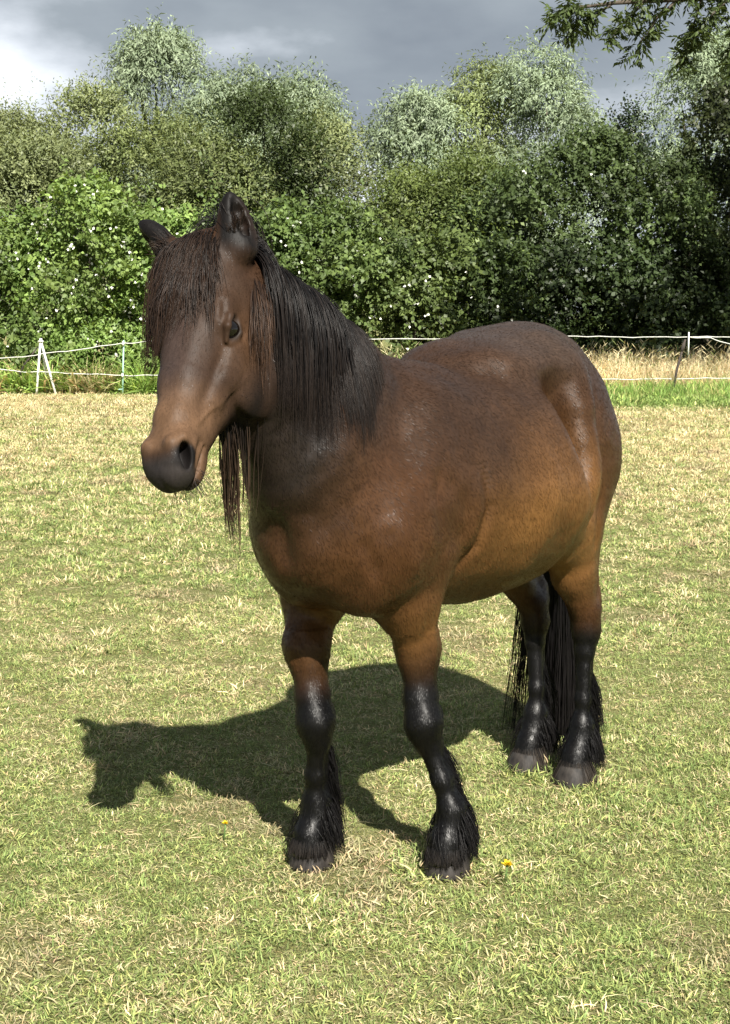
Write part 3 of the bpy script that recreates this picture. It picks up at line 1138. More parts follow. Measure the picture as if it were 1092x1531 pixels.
# --- head frame (poll, axis down the face, left, face normal)
HY, HP, HR, HT = R(6.0), R(58.0), R(2.0), R(12.0)
POLL = np.array([0.986, -0.121, 1.560])
HS = 1.03
_f = np.array([math.cos(HY), math.sin(HY), 0]); _l = np.array([-math.sin(HY), math.cos(HY), 0]); _z = np.array([0, 0, 1.0])
HX = _f * math.cos(HP) - _z * math.sin(HP)
_n = _f * math.sin(HP) + _z * math.cos(HP)
HL = math.cos(HR) * _l + math.sin(HR) * _n
HN = math.cos(HR) * _n - math.sin(HR) * _l
_c, _s = math.cos(HT), math.sin(HT)


def _tilt(v):                       # lean the whole head sideways, about the way it looks
    return v * _c + np.cross(_f, v) * _s + _f * np.dot(_f, v) * (1 - _c)


HX, HL, HN = _tilt(HX), _tilt(HL), _tilt(HN)
HM = np.stack([HX, HL, HN])


def hd(x, y, z):
    return POLL + HS * (x * HX + y * HL + z * HN)


HSH = -.038                                        # the quarters swing a little to its right
FEET = {'LF': (0.40, 0.216), 'RF': (0.545, -0.105), 'LH': (-0.45, 0.137), 'RH': (-0.494, -0.046)}


def build_field():
    f = Field()
    up = (0, 0, 1)
    # trunk
    st = [(.66, .87, .15, .15), (.54, .92, .255, .190), (.40, .960, .308, .215), (.24, .958, .310, .268), (.06, .945, .314, .312),
          (-.09, .950, .314, .320), (-.18, .965, .305, .29), (-.27, 1.01, .285, .225), (-.37, 1.06, .27, .20), (-.48, 1.09, .25, .18)]
    f.tube([(x, HSH * sstep(-x, .05, .40), z) for x, z, h, w in st], [(h, w) for x, z, h, w in st], k=.05, up=up, pw=1.85)
    f.ell((.37, 0, 1.17), (.17, .10, .12), k=.08)                      # withers
    f.ell((-.37, HSH, 1.16), (.29, .225, .23), k=.06)                     # croup
    f.ell((-.57, HSH, 1.10), (.16, .15, .20), k=.06)
    f.ell((-.15, HSH * 1.1, 1.262), (.27, .215, .088), k=.06)                 # loin
    # neck
    npt = [(.47, 0, 1.015), (.685, -.004, 1.165), (.845, -.025, 1.305), (.935, -.06, 1.415), (.98, -.085, 1.49)]
    f.tube(npt, [(.275, .175), (.240, .13), (.195, .092), (.150, .072), (.105, .06)], k=.05, up=(-.67, 0, .74))
    f.ell((.69, -.01, .99), (.125, .15, .20), k=.12)                    # front of the chest below the neck
    for s in (1, -1):
        # haunch and thigh
        ax = np.array([[.35, 0, .94], [0, 1, 0], [-.94, 0, .35]])
        f.ell((-.46, s * .112 + HSH, 1.02), (.26, .150, .21), k=.05, axes=ax)
        f.ell((-.27, s * .16 + HSH, 1.235), (.07, .055, .05), k=.10)         # point of hip
        f.ell((-.61, s * .095 + HSH, .98), (.11, .105, .20), k=.06)
    # hind legs
    for s, (fx_, fy_) in ((1, FEET['LH']), (-1, FEET['RH'])):
        lat = fy_
        hy = .13 * s + HSH * .8
        ax = np.array([[.45, 0, .89], [0, 1, 0], [-.89, 0, .45]])
        f.ell((-.42, hy, .86), (.22, .105, .165), k=.04, axes=ax)
        f.ell((-.325, hy + s * .03, .78), (.09, .075, .10), k=.045)          # stifle
        m = .5 * (hy + lat)
        f.tube([(-.39, hy + .02 * s, .80), (-.455, .6 * hy + .4 * lat, .64), (fx_ - .055, .25 * hy + .75 * lat, .51)],
               [(.120, .082), (.075, .055), (.046, .037)], k=.035)
        f.tube([(-.52, .7 * hy + .3 * lat, .74), (fx_ - .105, .3 * hy + .7 * lat, .555), (fx_ - .112, .25 * hy + .75 * lat, .515)],
               [(.06, .05), (.026, .022), (.024, .024)], k=.03)           # tendon to the point of hock
        f.tube([(fx_ - .062, .25 * hy + .75 * lat, .515), (fx_ - .066, .2 * hy + .8 * lat, .455), (fx_ - .058, .15 * hy + .85 * lat, .395)],
               [(.047, .038), (.045, .036), (.034, .028)], k=.03)
        f.tube([(fx_ - .048, .15 * hy + .85 * lat, .40), (fx_ - .036, lat, .25), (fx_ - .028, lat, .17)],
               [(.023, .025), (.020, .021), (.022, .024)], k=.018)
        f.tube([(fx_ - .080, .15 * hy + .85 * lat, .42), (fx_ - .066, lat, .25), (fx_ - .056, lat, .17)],
               [(.015, .017), (.014, .014), (.015, .016)], k=.014)
        f.tube([(fx_ - .036, lat, .165), (fx_ - .030, lat, .135)], [(.040, .036), (.040, .036)], k=.025)
        f.tube([(fx_ - .026, lat, .13), (fx_ + .004, lat, .085), (fx_ + .012, lat, .05)], [(.034, .034), (.036, .037), (.044, .044)], k=.02)
    # shoulders and forelegs
    for s, (fx_, fy_) in ((1, FEET['LF']), (-1, FEET['RF'])):
        ax = np.array([[.50, 0, -.866], [0, 1, 0], [.866, 0, .50]])
        q = .80 if s > 0 else 1.0                                       # it stands with its weight towards its right
        f.ell((.45, s * .165 * q, .99), (.25, .075, .13), k=.09, axes=ax)    # shoulder
        f.ell((.575, s * .15 * q, .86), (.10, .080, .12), k=.11)           # point of shoulder
        f.ell((.425, s * .19 * q, .85), (.10, .07, .13), k=.016)            # triceps
        f.ell((.63, s * .085, .82), (.085, .085, .13), k=.05)            # breast
        f.ell((.50, s * .085, .742), (.11, .07, .075), k=.05)
        ex = .45 + (fx_ - .45) * .15
        t = lambda z: (z)                                               # noqa
        if s > 0:
            ys = (.122, .115, .116, .130, .146, .154, .168, .192, fy_)
        else:
            ys = (-.176, -.162, -.128, -.104, -.088, -.086, -.090, -.098, fy_)
        bx = fx_ + .028
        f.tube([(ex + .018, ys[0], .82), (ex + .016, ys[1], .70), (bx - .01, ys[2], .57), (bx - .002, ys[3], .455)],
               [(.095, .080 + .005 * (s < 0)), (.084, .072 + .008 * (s < 0)), (.055, .049), (.043, .038)], k=.04)
        f.ell((ex + .035, ys[1], .71), (.055, .055, .10), k=.03)          # forearm extensor
        f.ell((ex - .045, ys[0], .765), (.040, .045, .055), k=.03)         # elbow
        f.tube([(bx, ys[3], .44), (bx + .005, ys[4], .385), (bx - .002, ys[5], .335)],
               [(.041, .039), (.043, .041), (.036, .034)], k=.03)           # knee
        f.ell((bx - .042, ys[4], .395), (.018, .022, .03), k=.02)
        f.ell((bx + .026, ys[4], .385), (.018, .032, .050), k=.03)
        f.tube([(bx + .004, ys[5], .335), (bx - .002, ys[7], .24), (bx - .008, fy_, .165)],
               [(.024, .026), (.021, .022), (.023, .025)], k=.02)
        f.tube([(bx - .026, ys[5], .35), (bx - .032, ys[7], .24), (bx - .038, fy_, .165)],
               [(.016, .018), (.015, .015), (.016, .018)], k=.014)          # tendons
        f.tube([(bx - .020, fy_, .160), (bx - .016, fy_, .132)], [(.037, .034), (.036, .034)], k=.03)
        f.tube([(bx - .012, fy_, .13), (bx + .012, fy_, .085), (bx + .018, fy_, .05)], [(.034, .034), (.036, .037), (.044, .044)], k=.02)
    # flank hollows between barrel and haunch
    for s in (1, -1):
        f.ell((-.195, s * .290 + HSH * .7, 1.10), (.080, .118, .160), k=.09, mode='cut')
        f.tube([(-.29, s * .115 + HSH, 1.30), (-.29, s * .185 + HSH, 1.235), (-.285, s * .228 + HSH, 1.14), (-.272, s * .246 + HSH, 1.04), (-.265, s * .246 + HSH, .95), (-.26, s * .21 + HSH, .82)], [(.03, .03), (.028, .028), (.026, .026), (.024, .024), (.024, .024), (.03, .03)], k=.09)
    # head
    hs = [(.03, .005, .13, .086), (.09, .012, .19, .094), (.17, .012, .265, .086), (.25, .008, .25, .076), (.33, .004, .175, .062),
          (.42, .002, .130, .047), (.485, .0, .106, .036), (.522, -.006, .080, .027), (.546, -.016, .048, .019)]
    f.tube([hd(x, 0, t - d / 2) for x, t, d, w in hs], [(HS * d / 2, HS * w) for x, t, d, w in hs], k=.03, up=HN, pw=2.3)
    f.ell(hd(.0, 0, -.035), (.06, .10, .055), k=.05, axes=HM)
    for s in (1, -1):
        f.ell(hd(.225, s * .072, -.172), (.120, .036, .110), k=.014, axes=HM)      # cheek
        f.tube([hd(.225, s * .083, -.088), hd(.30, s * .068, -.085), hd(.36, s * .055, -.078)], [(.013, .010), (.011, .010), (.008, .008)], k=.03, up=HN)
        f.ell(hd(.165, s * .078, -.035), (.040, .020, .022), k=.03, axes=HM)        # brow
        f.ell(hd(.195, s * .080, -.062), (.028, .020, .026), k=.02, axes=HM)        # eye mound
        f.ell(hd(.498, s * .033, -.034), (.052, .024, .034), k=.025, axes=HM)       # nostril wing
        f.ell(hd(.532, s * .014, -.056), (.028, .020, .030), k=.03, axes=HM)       # upper lip
    f.ell(hd(.495, 0, -.108), (.048, .032, .024), k=.02, axes=HM)                    # lower lip and chin
    for s in (1, -1):
        f.tube([hd(.568, 0, -.082), hd(.54, s * .025, -.085), hd(.505, s * .038, -.088), hd(.462, s * .047, -.086)],
               [(.006, .014), (.006, .014), (.006, .014), (.004, .008)], k=.007, up=HN, mode='cut')      # mouth
        n0 = unit(HX * .80 - HN * .55 - HL * s * .15)
        n1 = HL * s * .85 + HN * .45; n1 = unit(n1 - np.dot(n1, n0) * n0)
        nm = np.stack([n0, n1, np.cross(n0, n1)])
        f.ell(hd(.505, s * .0435, -.027), (.034, .026, .0155), k=.008, axes=nm, mode='cut')   # nostril
        f.tube([hd(.475, s * .047, -.014), hd(.492, s * .031, -.002), hd(.523, s * .027, -.016)], [(.007, .007), (.010, .009), (.007, .007)], k=.018, up=HN)
        # eye socket and lids
        f.ell(hd(.197, s * .101, -.058), (.033, .020, .0195), k=.006, axes=HM, mode='cut')
        f.tube([hd(.163, s * .087, -.058), hd(.180, s * .098, -.038), hd(.206, s * .099, -.036), hd(.232, s * .088, -.052)],
               [(.0045, .0045), (.0080, .0075), (.0075, .0075), (.0045, .0045)], k=.008, up=HN)
        f.tube([hd(.170, s * .089, -.071), hd(.197, s * .097, -.080), hd(.231, s * .088, -.064)], [(.004, .004), (.004, .005), (.004, .004)], k=.008, up=HN)
    # ears
    for s in (1, -1):
        base = hd(.010, s * (.108 if s > 0 else .090), -.042)
        eu = unit(-HX * .88 + HN * .36 - HL * s * .13)
        if s < 0:
            eu = unit(-HX * .82 + HN * .42 + HL * s * .42)
        eo = unit(HN * .50 + HL * s * (.95 if s > 0 else .7) + HX * .25)           # where the ear opens
        eo = unit(eo - np.dot(eo, eu) * eu)
        es = np.cross(eu, eo)
        L = .128 if s > 0 else .14

        def ep(u, o=0.0, w=0.0):
            return base + eu * (u * L) + eo * (o - .014 * math.sin(math.pi * min(u, 1)) + .010 * u * u) + es * (w - s * .012 * u * u)
        us = [0, .22, .45, .68, .86, 1.0]
        f.tube([ep(u) for u in us], [(.022, .027), (.022, .030), (.020, .030), (.017, .025), (.011, .015), (.004, .005)], k=.035, up=eo)
        f.tube([ep(u, .021) for u in us[1:5]], [(.007, .010), (.010, .014), (.008, .011), (.004, .005)], k=.012, up=eo, mode='cut')
    return f
FIELD = build_field()


def project(P, it=4):
    P = np.array(P, float)
    for _ in range(it):
        P = P - FIELD.grad(P, .003) * FIELD.eval(P, .25)[:, None]
    return P


def axis(*parts):
    return np.concatenate([np.arange(a, b, st) for a, b, st in parts])


def surface_lines():
    """grooves (negative) and ridges (positive) that muscle, bone and skin folds draw on the coat"""
    out = [(-.012, .026, [(.85, 0, .98), (.80, 0, .86), (.70, 0, .72)]),
           (.006, .030, [(.80, .05, .97), (.78, .06, .86), (.66, .07, .73)])]
    for s, key in ((1, 'LF'), (-1, 'RF')):
        fx_, fy_ = FEET[key]
        out += [
            (-.009, .022, [(.74, s * .13, .95), (.68, s * .15, .83), (.58, s * .13, .72)]),
            (.007, .028, [(.66, s * .20, .96), (.62, s * .20, .86), (.58, s * .19, .79)]),
            (-.014, .017, [(.335, s * .28, 1.06), (.318, s * .28, .93), (.328, s * .25, .82), (.355, s * .22, .74)]),
            (.009, .022, [(.37, s * .28, 1.04), (.358, s * .28, .92), (.37, s * .25, .81)]),
            (.005, .035, [(.42, s * .25, 1.17), (.52, s * .24, 1.04), (.62, s * .22, .92)]),
            (-.006, .024, [(.47, s * .27, 1.10), (.52, s * .26, .98), (.50, s * .26, .86)]),
            (-.006, .020, [(.34, s * .20, .66), (.12, s * .24, .66), (-.12, s * .22, .68)]),
            (-.005, .012, [(fx_ + .09, fy_ * .7 + s * .03, .70), (fx_ + .07, fy_ * .7 + s * .035, .60), (fx_ + .05, fy_ * .8 + s * .03, .50)]),
            (.004, .012, [(fx_ + .04, fy_ * .75 + s * .08, .72), (fx_ + .035, fy_ * .75 + s * .07, .58), (fx_ + .03, fy_ * .8 + s * .05, .47)]),
            (-.006, .018, [(-.44, s * .26, .92), (-.42, s * .26, .80), (-.44, s * .24, .70)]),
            (.0012, .016, [hd(.20, s * .046, .01), hd(.30, s * .036, .01), hd(.42, s * .026, .0)]),
            (.0035, .013, [hd(.23, s * .08, -.10), hd(.30, s * .07, -.092), hd(.37, s * .06, -.085)]),
            (-.004, .012, [hd(.24, s * .08, -.06), hd(.32, s * .065, -.05), hd(.41, s * .055, -.045)]),
            (.003, .005, [hd(.27, s * .08, -.13), hd(.33, s * .07, -.10), hd(.40, s * .06, -.06), hd(.44, s * .055, -.04)]),
            (-.005, .009, [hd(.145, s * .08, -.03), hd(.165, s * .092, -.022), hd(.20, s * .092, -.024)]),
            (-.003, .006, [hd(.18, s * .09, -.09), hd(.205, s * .09, -.092), hd(.235, s * .085, -.08)]),
            (-.005, .010, [hd(.45, s * .055, -.07), hd(.48, s * .052, -.062), hd(.52, s * .045, -.065)]),
        ]
    out.append((-.004, .008, [hd(.545, 0, -.03), hd(.56, 0, -.055), hd(.565, 0, -.08)]))
    return out


def horse_surface():
    X = axis((-.90, .86, .010), (.86, 1.45, .006))
    Y = axis((-.42, -.22, .010), (-.22, .14, .007), (.14, .42, .010))
    Z = axis((.02, .98, .010), (.98, 1.78, .0065))
    D = FIELD.grid(X, Y, Z)
    V, F = surface_nets(D, X, Y, Z)
    V, F = subdivide(V, F)
    for _ in range(2):
        d = FIELD.eval(V)
        V = V - FIELD.grad(V) * np.clip(d, -.006, .006)[:, None]
    # relax a little so that the quads stay even, then settle on the surface again
    E = np.vstack([F[:, [0, 1]], F[:, [1, 2]], F[:, [2, 3]], F[:, [3, 0]]])
    for _ in range(3):
        acc = np.zeros_like(V); n = np.zeros(len(V))
        for a, b in ((0, 1), (1, 0)):
            for ax in range(3):
                acc[:, ax] += np.bincount(E[:, a], V[E[:, b], ax], len(V))
            n += np.bincount(E[:, a], minlength=len(V))
        V = V * .5 + acc / n[:, None] * .5
    V = V - FIELD.grad(V) * np.clip(FIELD.eval(V), -.004, .004)[:, None]
    N = FIELD.grad(V)
    for amp, wid, pts in surface_lines():
        P = project(np.array(pts, float), 5)
        u = np.linspace(0, 1, len(P)); q = np.linspace(0, 1, 28)
        L = np.stack([np.interp(q, u, P[:, i]) for i in range(3)], 1)
        fade = np.sin(np.clip(q * 1.06 - .03, 0, 1) * np.pi) ** .5
        near_ = np.where(((V > L.min(0) - 2.5 * wid) & (V < L.max(0) + 2.5 * wid)).all(1))[0]
        d2 = ((V[near_, None] - L[None]) ** 2).sum(-1)
        j = d2.argmin(1)
        V[near_] += N[near_] * (amp * fade[j] * np.exp(-d2[np.arange(len(j)), j] / wid ** 2))[:, None]
    big_ = (V[:, 2] > .62) & (V[:, 0] < .95)
    amp = ((vnoise(V, 9, 31) - .5) * .007 + (vnoise(V, 22, 32) - .5) * .0035) * big_ + (vnoise(V, 40, 33) - .5) * .0016
    V = V + N * amp[:, None]
    return V, F


def coat(V):
    """colour of the bay coat at each point: black points, mealy muzzle, darker top line, painted throat shade and croup sheen"""
    n1 = vnoise(V, 5.0, 1); n2 = vnoise(V, 14.0, 2); n3 = vnoise(V * [1, 1, .5], 45.0, 3)
    bay = np.array([.047, .0205, .0076]); dark = np.array([.026, .0142, .0086]); gold = np.array([.150, .072, .0225])
    grey = np.array([.043, .029, .0215])
    black = np.array([.0024, .0022, .0023])
    z, x, y = V[:, 2], V[:, 0], V[:, 1]
    t = np.clip(sstep(z, .80, 1.28) * .8 + (n1 - .5) * .5 + (n2 - .5) * .25, 0, 1)[:, None]
    c = bay * (1 - t) + dark * t
    # tan flanks, lower barrel, inside of the elbows
    g = np.exp(-(((x + .02) / .34) ** 4 + ((z - .84) / .20) ** 2)) + np.exp(-(((x + .24) / .09) ** 2 + ((z - .90) / .16) ** 2)) * (np.abs(y) > .1) * .6
    g = g + .8 * np.exp(-(((x + .38) / .16) ** 2 + ((z - .70) / .12) ** 2)) + .55 * np.exp(-(((x - .47) / .16) ** 2 + ((z - .62) / .10) ** 2))
    g = (np.clip(g, 0, 1) * np.clip(.45 + n1 * .9 + (n2 - .5) * .4, 0, 1))[:, None]
    c = c * (1 - g) + gold * g
    g2 = (sstep(z, 1.18, 1.34) * sstep(-x, -.1, .15) * .8)[:, None]                # grey sheen painted into the croup
    c = c * (1 - g2) + grey * g2
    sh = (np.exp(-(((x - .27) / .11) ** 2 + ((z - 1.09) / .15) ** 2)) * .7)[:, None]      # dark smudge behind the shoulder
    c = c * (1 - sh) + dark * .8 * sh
    throat_shade = np.exp(-(((x - .86) / .115) ** 2 + ((y - .01) / .15) ** 2 + ((z - 1.15) / .20) ** 2)) * 1.4      # shade under the head, painted on throat and neck
    throat_shade = np.clip(throat_shade, 0, .85)[:, None]
    c = c * (1 - throat_shade) + np.array([.007, .006, .0056]) * throat_shade
    # black legs
    front = x > 0
    lim = np.where(front, .52, .48) + (n1 - .5) * .10 + (n2 - .5) * .05
    b = (1 - sstep(z, lim - .09, lim + .09)) * (x < .86)
    b = b[:, None]
    c = c * (1 - b) + black * b
    # head
    H = (V - POLL) @ HM.T / HS
    hm = (sstep(H[:, 0], -.05, .06) * (np.abs(H[:, 1]) < .16) * (H[:, 2] > -.30) * (H[:, 0] < .7) * sstep(x, .93, 1.0))
    face = np.array([.028, .0160, .0102])
    ht = np.clip(.85 + (n2 - .5) * .6, 0, 1) * hm
    c = c * (1 - ht[:, None]) + face * ht[:, None]
    nose_dark = np.exp(-((H[:, 1] / .045) ** 2)) * sstep(H[:, 0], .10, .2) * (1 - sstep(H[:, 0], .36, .43)) * (H[:, 2] > -.06) * hm * .55
    c = c * (1 - nose_dark[:, None]) + np.array([.045, .033, .031]) * nose_dark[:, None]
    tan = np.array([.105, .060, .034])
    side = sstep(H[:, 2], -.17, -.05)
    mt = sstep(H[:, 0], .31, .42) * (1 - sstep(H[:, 0] + .30 * np.clip(H[:, 2] + .03, -.1, .1), .500, .530)) * hm * np.clip(.85 + (n2 - .5) * .5, 0, 1) * side
    c = c * (1 - mt[:, None]) + tan * mt[:, None]
    mk = sstep(H[:, 0] - .25 * np.clip(-.05 - H[:, 2], 0, .1) + .012 * (n2 - .5), .508, .534) * hm
    c = c * (1 - mk[:, None]) + (np.array([.024, .0205, .020]) * (.55 + .9 * n2[:, None])) * mk[:, None]
    jaw = (1 - sstep(H[:, 2], -.185, -.10)) * hm * .88 * sstep(.47 - H[:, 0], 0, .05)  # shade behind the cheek, painted black on the rear jaw
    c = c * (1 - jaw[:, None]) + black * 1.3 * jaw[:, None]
    ch = np.exp(-(((H[:, 0] - .20) / .09) ** 2 + ((H[:, 2] + .10) / .05) ** 2)) * (1 - nose_dark) * hm * .45
    c = c * (1 - ch[:, None]) + np.array([.085, .044, .022]) * ch[:, None]
    for s in (1, -1):                                                   # dark skin round eyes and nostrils, recess shade painted inside the nostrils
        de = np.linalg.norm((H - [.197, s * .094, -.058]) / [1.25, 1, 1], axis=1)
        e = (1 - sstep(de, .017, .030))[:, None] * .85
        c = c * (1 - e) + np.array([.014, .012, .011]) * e
        dn = np.linalg.norm(H - [.510, s * .0425, -.030], axis=1)
        e = (1 - sstep(dn, .024, .038))[:, None]
        c = c * (1 - e) + np.array([.0065, .0055, .0055]) * e
    ear = (sstep(-H[:, 0], -.055, .0) * sstep(np.abs(H[:, 1]), .06, .085) * sstep(x, .88, .95) * (H[:, 2] > -.08))[:, None]
    c = c * (1 - ear) + np.array([.0055, .0046, .0044]) * ear
    return c * (1 + (n3[:, None] - .5) * .22)


def coat_material():
    m = Mat('horse_coat', rough=.42, spec=.26)
    co = m.coord()
    col = m.attr('tint')
    f = m.noise(160, 3, .6, co, (1, 1, .28))
    mot = m.noise(9, 5, .6, co)
    c = m.mix(1.0, col, m.ramp(f, [(.25, (.80, .80, .80)), (.75, (1.2, 1.2, 1.2))]), 'MULTIPLY')
    c = m.mix(1.0, c, m.ramp(mot, [(.3, (.80, .80, .80)), (.7, (1.2, 1.18, 1.15))]), 'MULTIPLY')
    m.color(c)
    sx = m.node('ShaderNodeSeparateXYZ')
    m.l.new(co, sx.inputs[0])
    hf = m.range(sx.outputs[0], .86, .96)                               # the finer, duller hair of the face
    m.put(m.math('ADD', m.range(mot, .3, .7, .36, .48), m.math('MULTIPLY', hf, .13)), m.b.inputs['Roughness'])
    m.put(m.math('MULTIPLY_ADD', hf, -.14, .27), m.b.inputs['Specular IOR Level'])
    m.b.inputs['Sheen Weight'].default_value = 0.0
    m.b.inputs['Sheen Roughness'].default_value = .5
    m.b.inputs['Sheen Tint'].default_value = (.8, .85, 1, 1)
    h = m.math('ADD', m.math('MULTIPLY', f, .7), m.math('MULTIPLY', m.noise(60, 4, .6, co, (1, 1, .35)), .3))
    m.bump(h, .15, .005)
    return m.m


def hair_material(name, rough=.40, spec=.20):
    m = Mat(name, rough=rough, spec=spec)
    m.color(m.attr('tint'))
    m.b.inputs['Anisotropic'].default_value = .4
    return m.m


HAIR = hair_material('horse_hair')
FUR = hair_material('short_fur', .43, .20)
RNG = np.random.default_rng(7)


def strands(roots, dirs, length, steps, gravity, rad, seed=0, wave=.0, clump=None, collide=True, lift=.003, drift=None, stiff=.0):
    """grow hairs: each step bends towards the ground and is pushed off the body"""
    rng = np.random.default_rng(seed)
    n = len(roots)
    P = np.zeros((n, steps + 1, 3)); P[:, 0] = roots
    d = dirs / np.linalg.norm(dirs, axis=1, keepdims=True)
    L = np.broadcast_to(length, (n,)) / steps
    g = np.array([0, 0, -1.0])
    ph = rng.random((n, 2)) * 6.28
    off = rng.random(n) * .006
    for i in range(steps):
        w = np.stack([np.sin(ph[:, 0] + i * .9), np.cos(ph[:, 1] + i * .8), np.zeros(n)], 1) * wave
        d = d + g * gravity + w
        if drift is not None:
            d = d + drift
        d /= np.linalg.norm(d, axis=1, keepdims=True)
        q = P[:, i] + d * L[:, None]
        if collide:
            for _ in range(2):
                e = FIELD.eval(q)
                m = e < lift + off
                if m.any():
                    G = FIELD.grad(q[m], .003)
                    q[m] += G * (lift + off[m] - e[m])[:, None]
            dd = q - P[:, i]
            dd /= np.linalg.norm(dd, axis=1, keepdims=True) + 1e-9
            q = P[:, i] + dd * L[:, None]
            d = dd
        P[:, i + 1] = q
    if clump is not None:
        ncl, amt = clump
        lead = rng.choice(n, min(ncl, n), replace=False)
        dist = ((P[:, None, 0] - P[None, lead, 0]) ** 2).sum(-1)
        own = lead[dist.argmin(1)]
        w = (np.linspace(0, 1, steps + 1) ** 1.3 * amt)[None, :, None]
        P = P * (1 - w) + (P[own] + (P[:, :1] - P[own][:, :1]) * .35) * w
    taper = np.interp(np.linspace(0, 1, steps + 1), [0, .1, .6, 1], [.8, 1, .85, .15])
    rr = rad * (.7 + .6 * rng.random(n))[:, None] * taper[None, :]
    return P, rr


def hair_object(name, parts, root, tints):
    Vs, Fs, Cs, n0 = [], [], [], 0
    for (P, rr), (ta, tb) in zip(parts, tints):
        V, F = tubes(P, rr, 3)
        n, k = P.shape[:2]
        rnd = np.random.default_rng(n).random(n)
        tip = np.linspace(0, 1, k)[None, :] * .75 + rnd[:, None] * .5 - .25
        mixv = np.clip(tip, 0, 1)[..., None]
        c = np.asarray(ta) * (1 - mixv) + np.asarray(tb) * mixv
        c = c * (.6 + .8 * rnd[:, None, None])
        Vs.append(V); Fs.append(F + n0); n0 += len(V)
        Cs.append(np.repeat(c.reshape(-1, 3), 3, 0))
    me = np_mesh(name, np.vstack(Vs), np.vstack(Fs), True, np.vstack(Cs))
    return link(name, me, HAIR, root)


def short_coat(V, F, root):
    """the lie of the coat: short flat hairs all over the skin"""
    rng = np.random.default_rng(17)
    A, B, C = V[F[:, 0]], V[F[:, 1]], V[F[:, 3]]
    area = np.linalg.norm(np.cross(B - A, C - A), axis=1)
    area = area * np.where(A[:, 2] < .55, 2.4, 1)
    n = 190000
    f = rng.choice(len(F), n, p=area / area.sum())
    u, v = rng.random((n, 1)), rng.random((n, 1))
    P = A[f] * (1 - u) * (1 - v) + B[f] * u * (1 - v) + V[F[f, 2]] * u * v + C[f] * (1 - u) * v
    Nn = np.cross(B - A, C - A)[f]
    Nn /= np.linalg.norm(Nn, axis=1, keepdims=True) + 1e-12
    H = (P - POLL) @ HM.T / HS
    ear = (P[:, 0] > .85) & (H[:, 0] < .03) & (H[:, 2] > -.05)
    eye = (np.linalg.norm((np.abs(H) - [.197, .094, .058]) / [1.3, 1, 1], axis=1) < .034) | (np.linalg.norm((np.abs(H) - [.507, .0425, .030]), axis=1) < .026) & (P[:, 0] > .9)
    k = (P[:, 2] > .075) & ~eye & ~(ear & (rng.random(n) < .5))
    P, Nn, ear = P[k], Nn[k], ear[k]; n = len(P)
    flow = np.tile([-.55, 0, -.75], (n, 1)).astype(float)
    H = (P - POLL) @ HM.T / HS
    onh = (np.abs(H[:, 1]) < .14) & (H[:, 0] > -.02) & (H[:, 0] < .6) & (P[:, 0] > .93) & (H[:, 2] > -.3)
    flow[onh] = HX + rng.normal(0, .1, (onh.sum(), 3))
    leg = P[:, 2] < .55
    flow[leg] = [-.15, 0, -1]
    sw = vnoise(P, 4.0, 51) - .5; sw2 = vnoise(P, 4.0, 52) - .5
    flow = flow + np.stack([sw, sw2, sw * 0], 1) * .9 + rng.normal(0, .16, (n, 3))
    T = flow - (flow * Nn).sum(1, keepdims=True) * Nn
    T /= np.linalg.norm(T, axis=1, keepdims=True) + 1e-9
    S = np.cross(T, Nn)
    S = S + Nn * rng.normal(0, .12, (n, 1))
    L = np.where(onh | ear, np.where(H[:, 0] > .46, .0035, .006), np.where(P[:, 2] < .5, .008, .010))[:, None] * (.6 + .8 * rng.random((n, 1)))
    W = np.where(onh, .00042, .00062)[:, None] * (.7 + .6 * rng.random((n, 1)))
    a = P - Nn * .0006
    b = P + T * L * .55 + Nn * L * .13
    t = P + T * L + Nn * L * (.06 + .10 * rng.random((n, 1)))
    Q = np.stack([a, b - S * W, t, b + S * W], 1)
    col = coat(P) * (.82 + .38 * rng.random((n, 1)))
    me = np_mesh('short_coat', Q.reshape(-1, 3), np.arange(n * 4).reshape(n, 4), False, np.repeat(col, 4, 0))
    o = link('short_coat', me, FUR, root)
    o['kind'] = 'stuff'
    return o


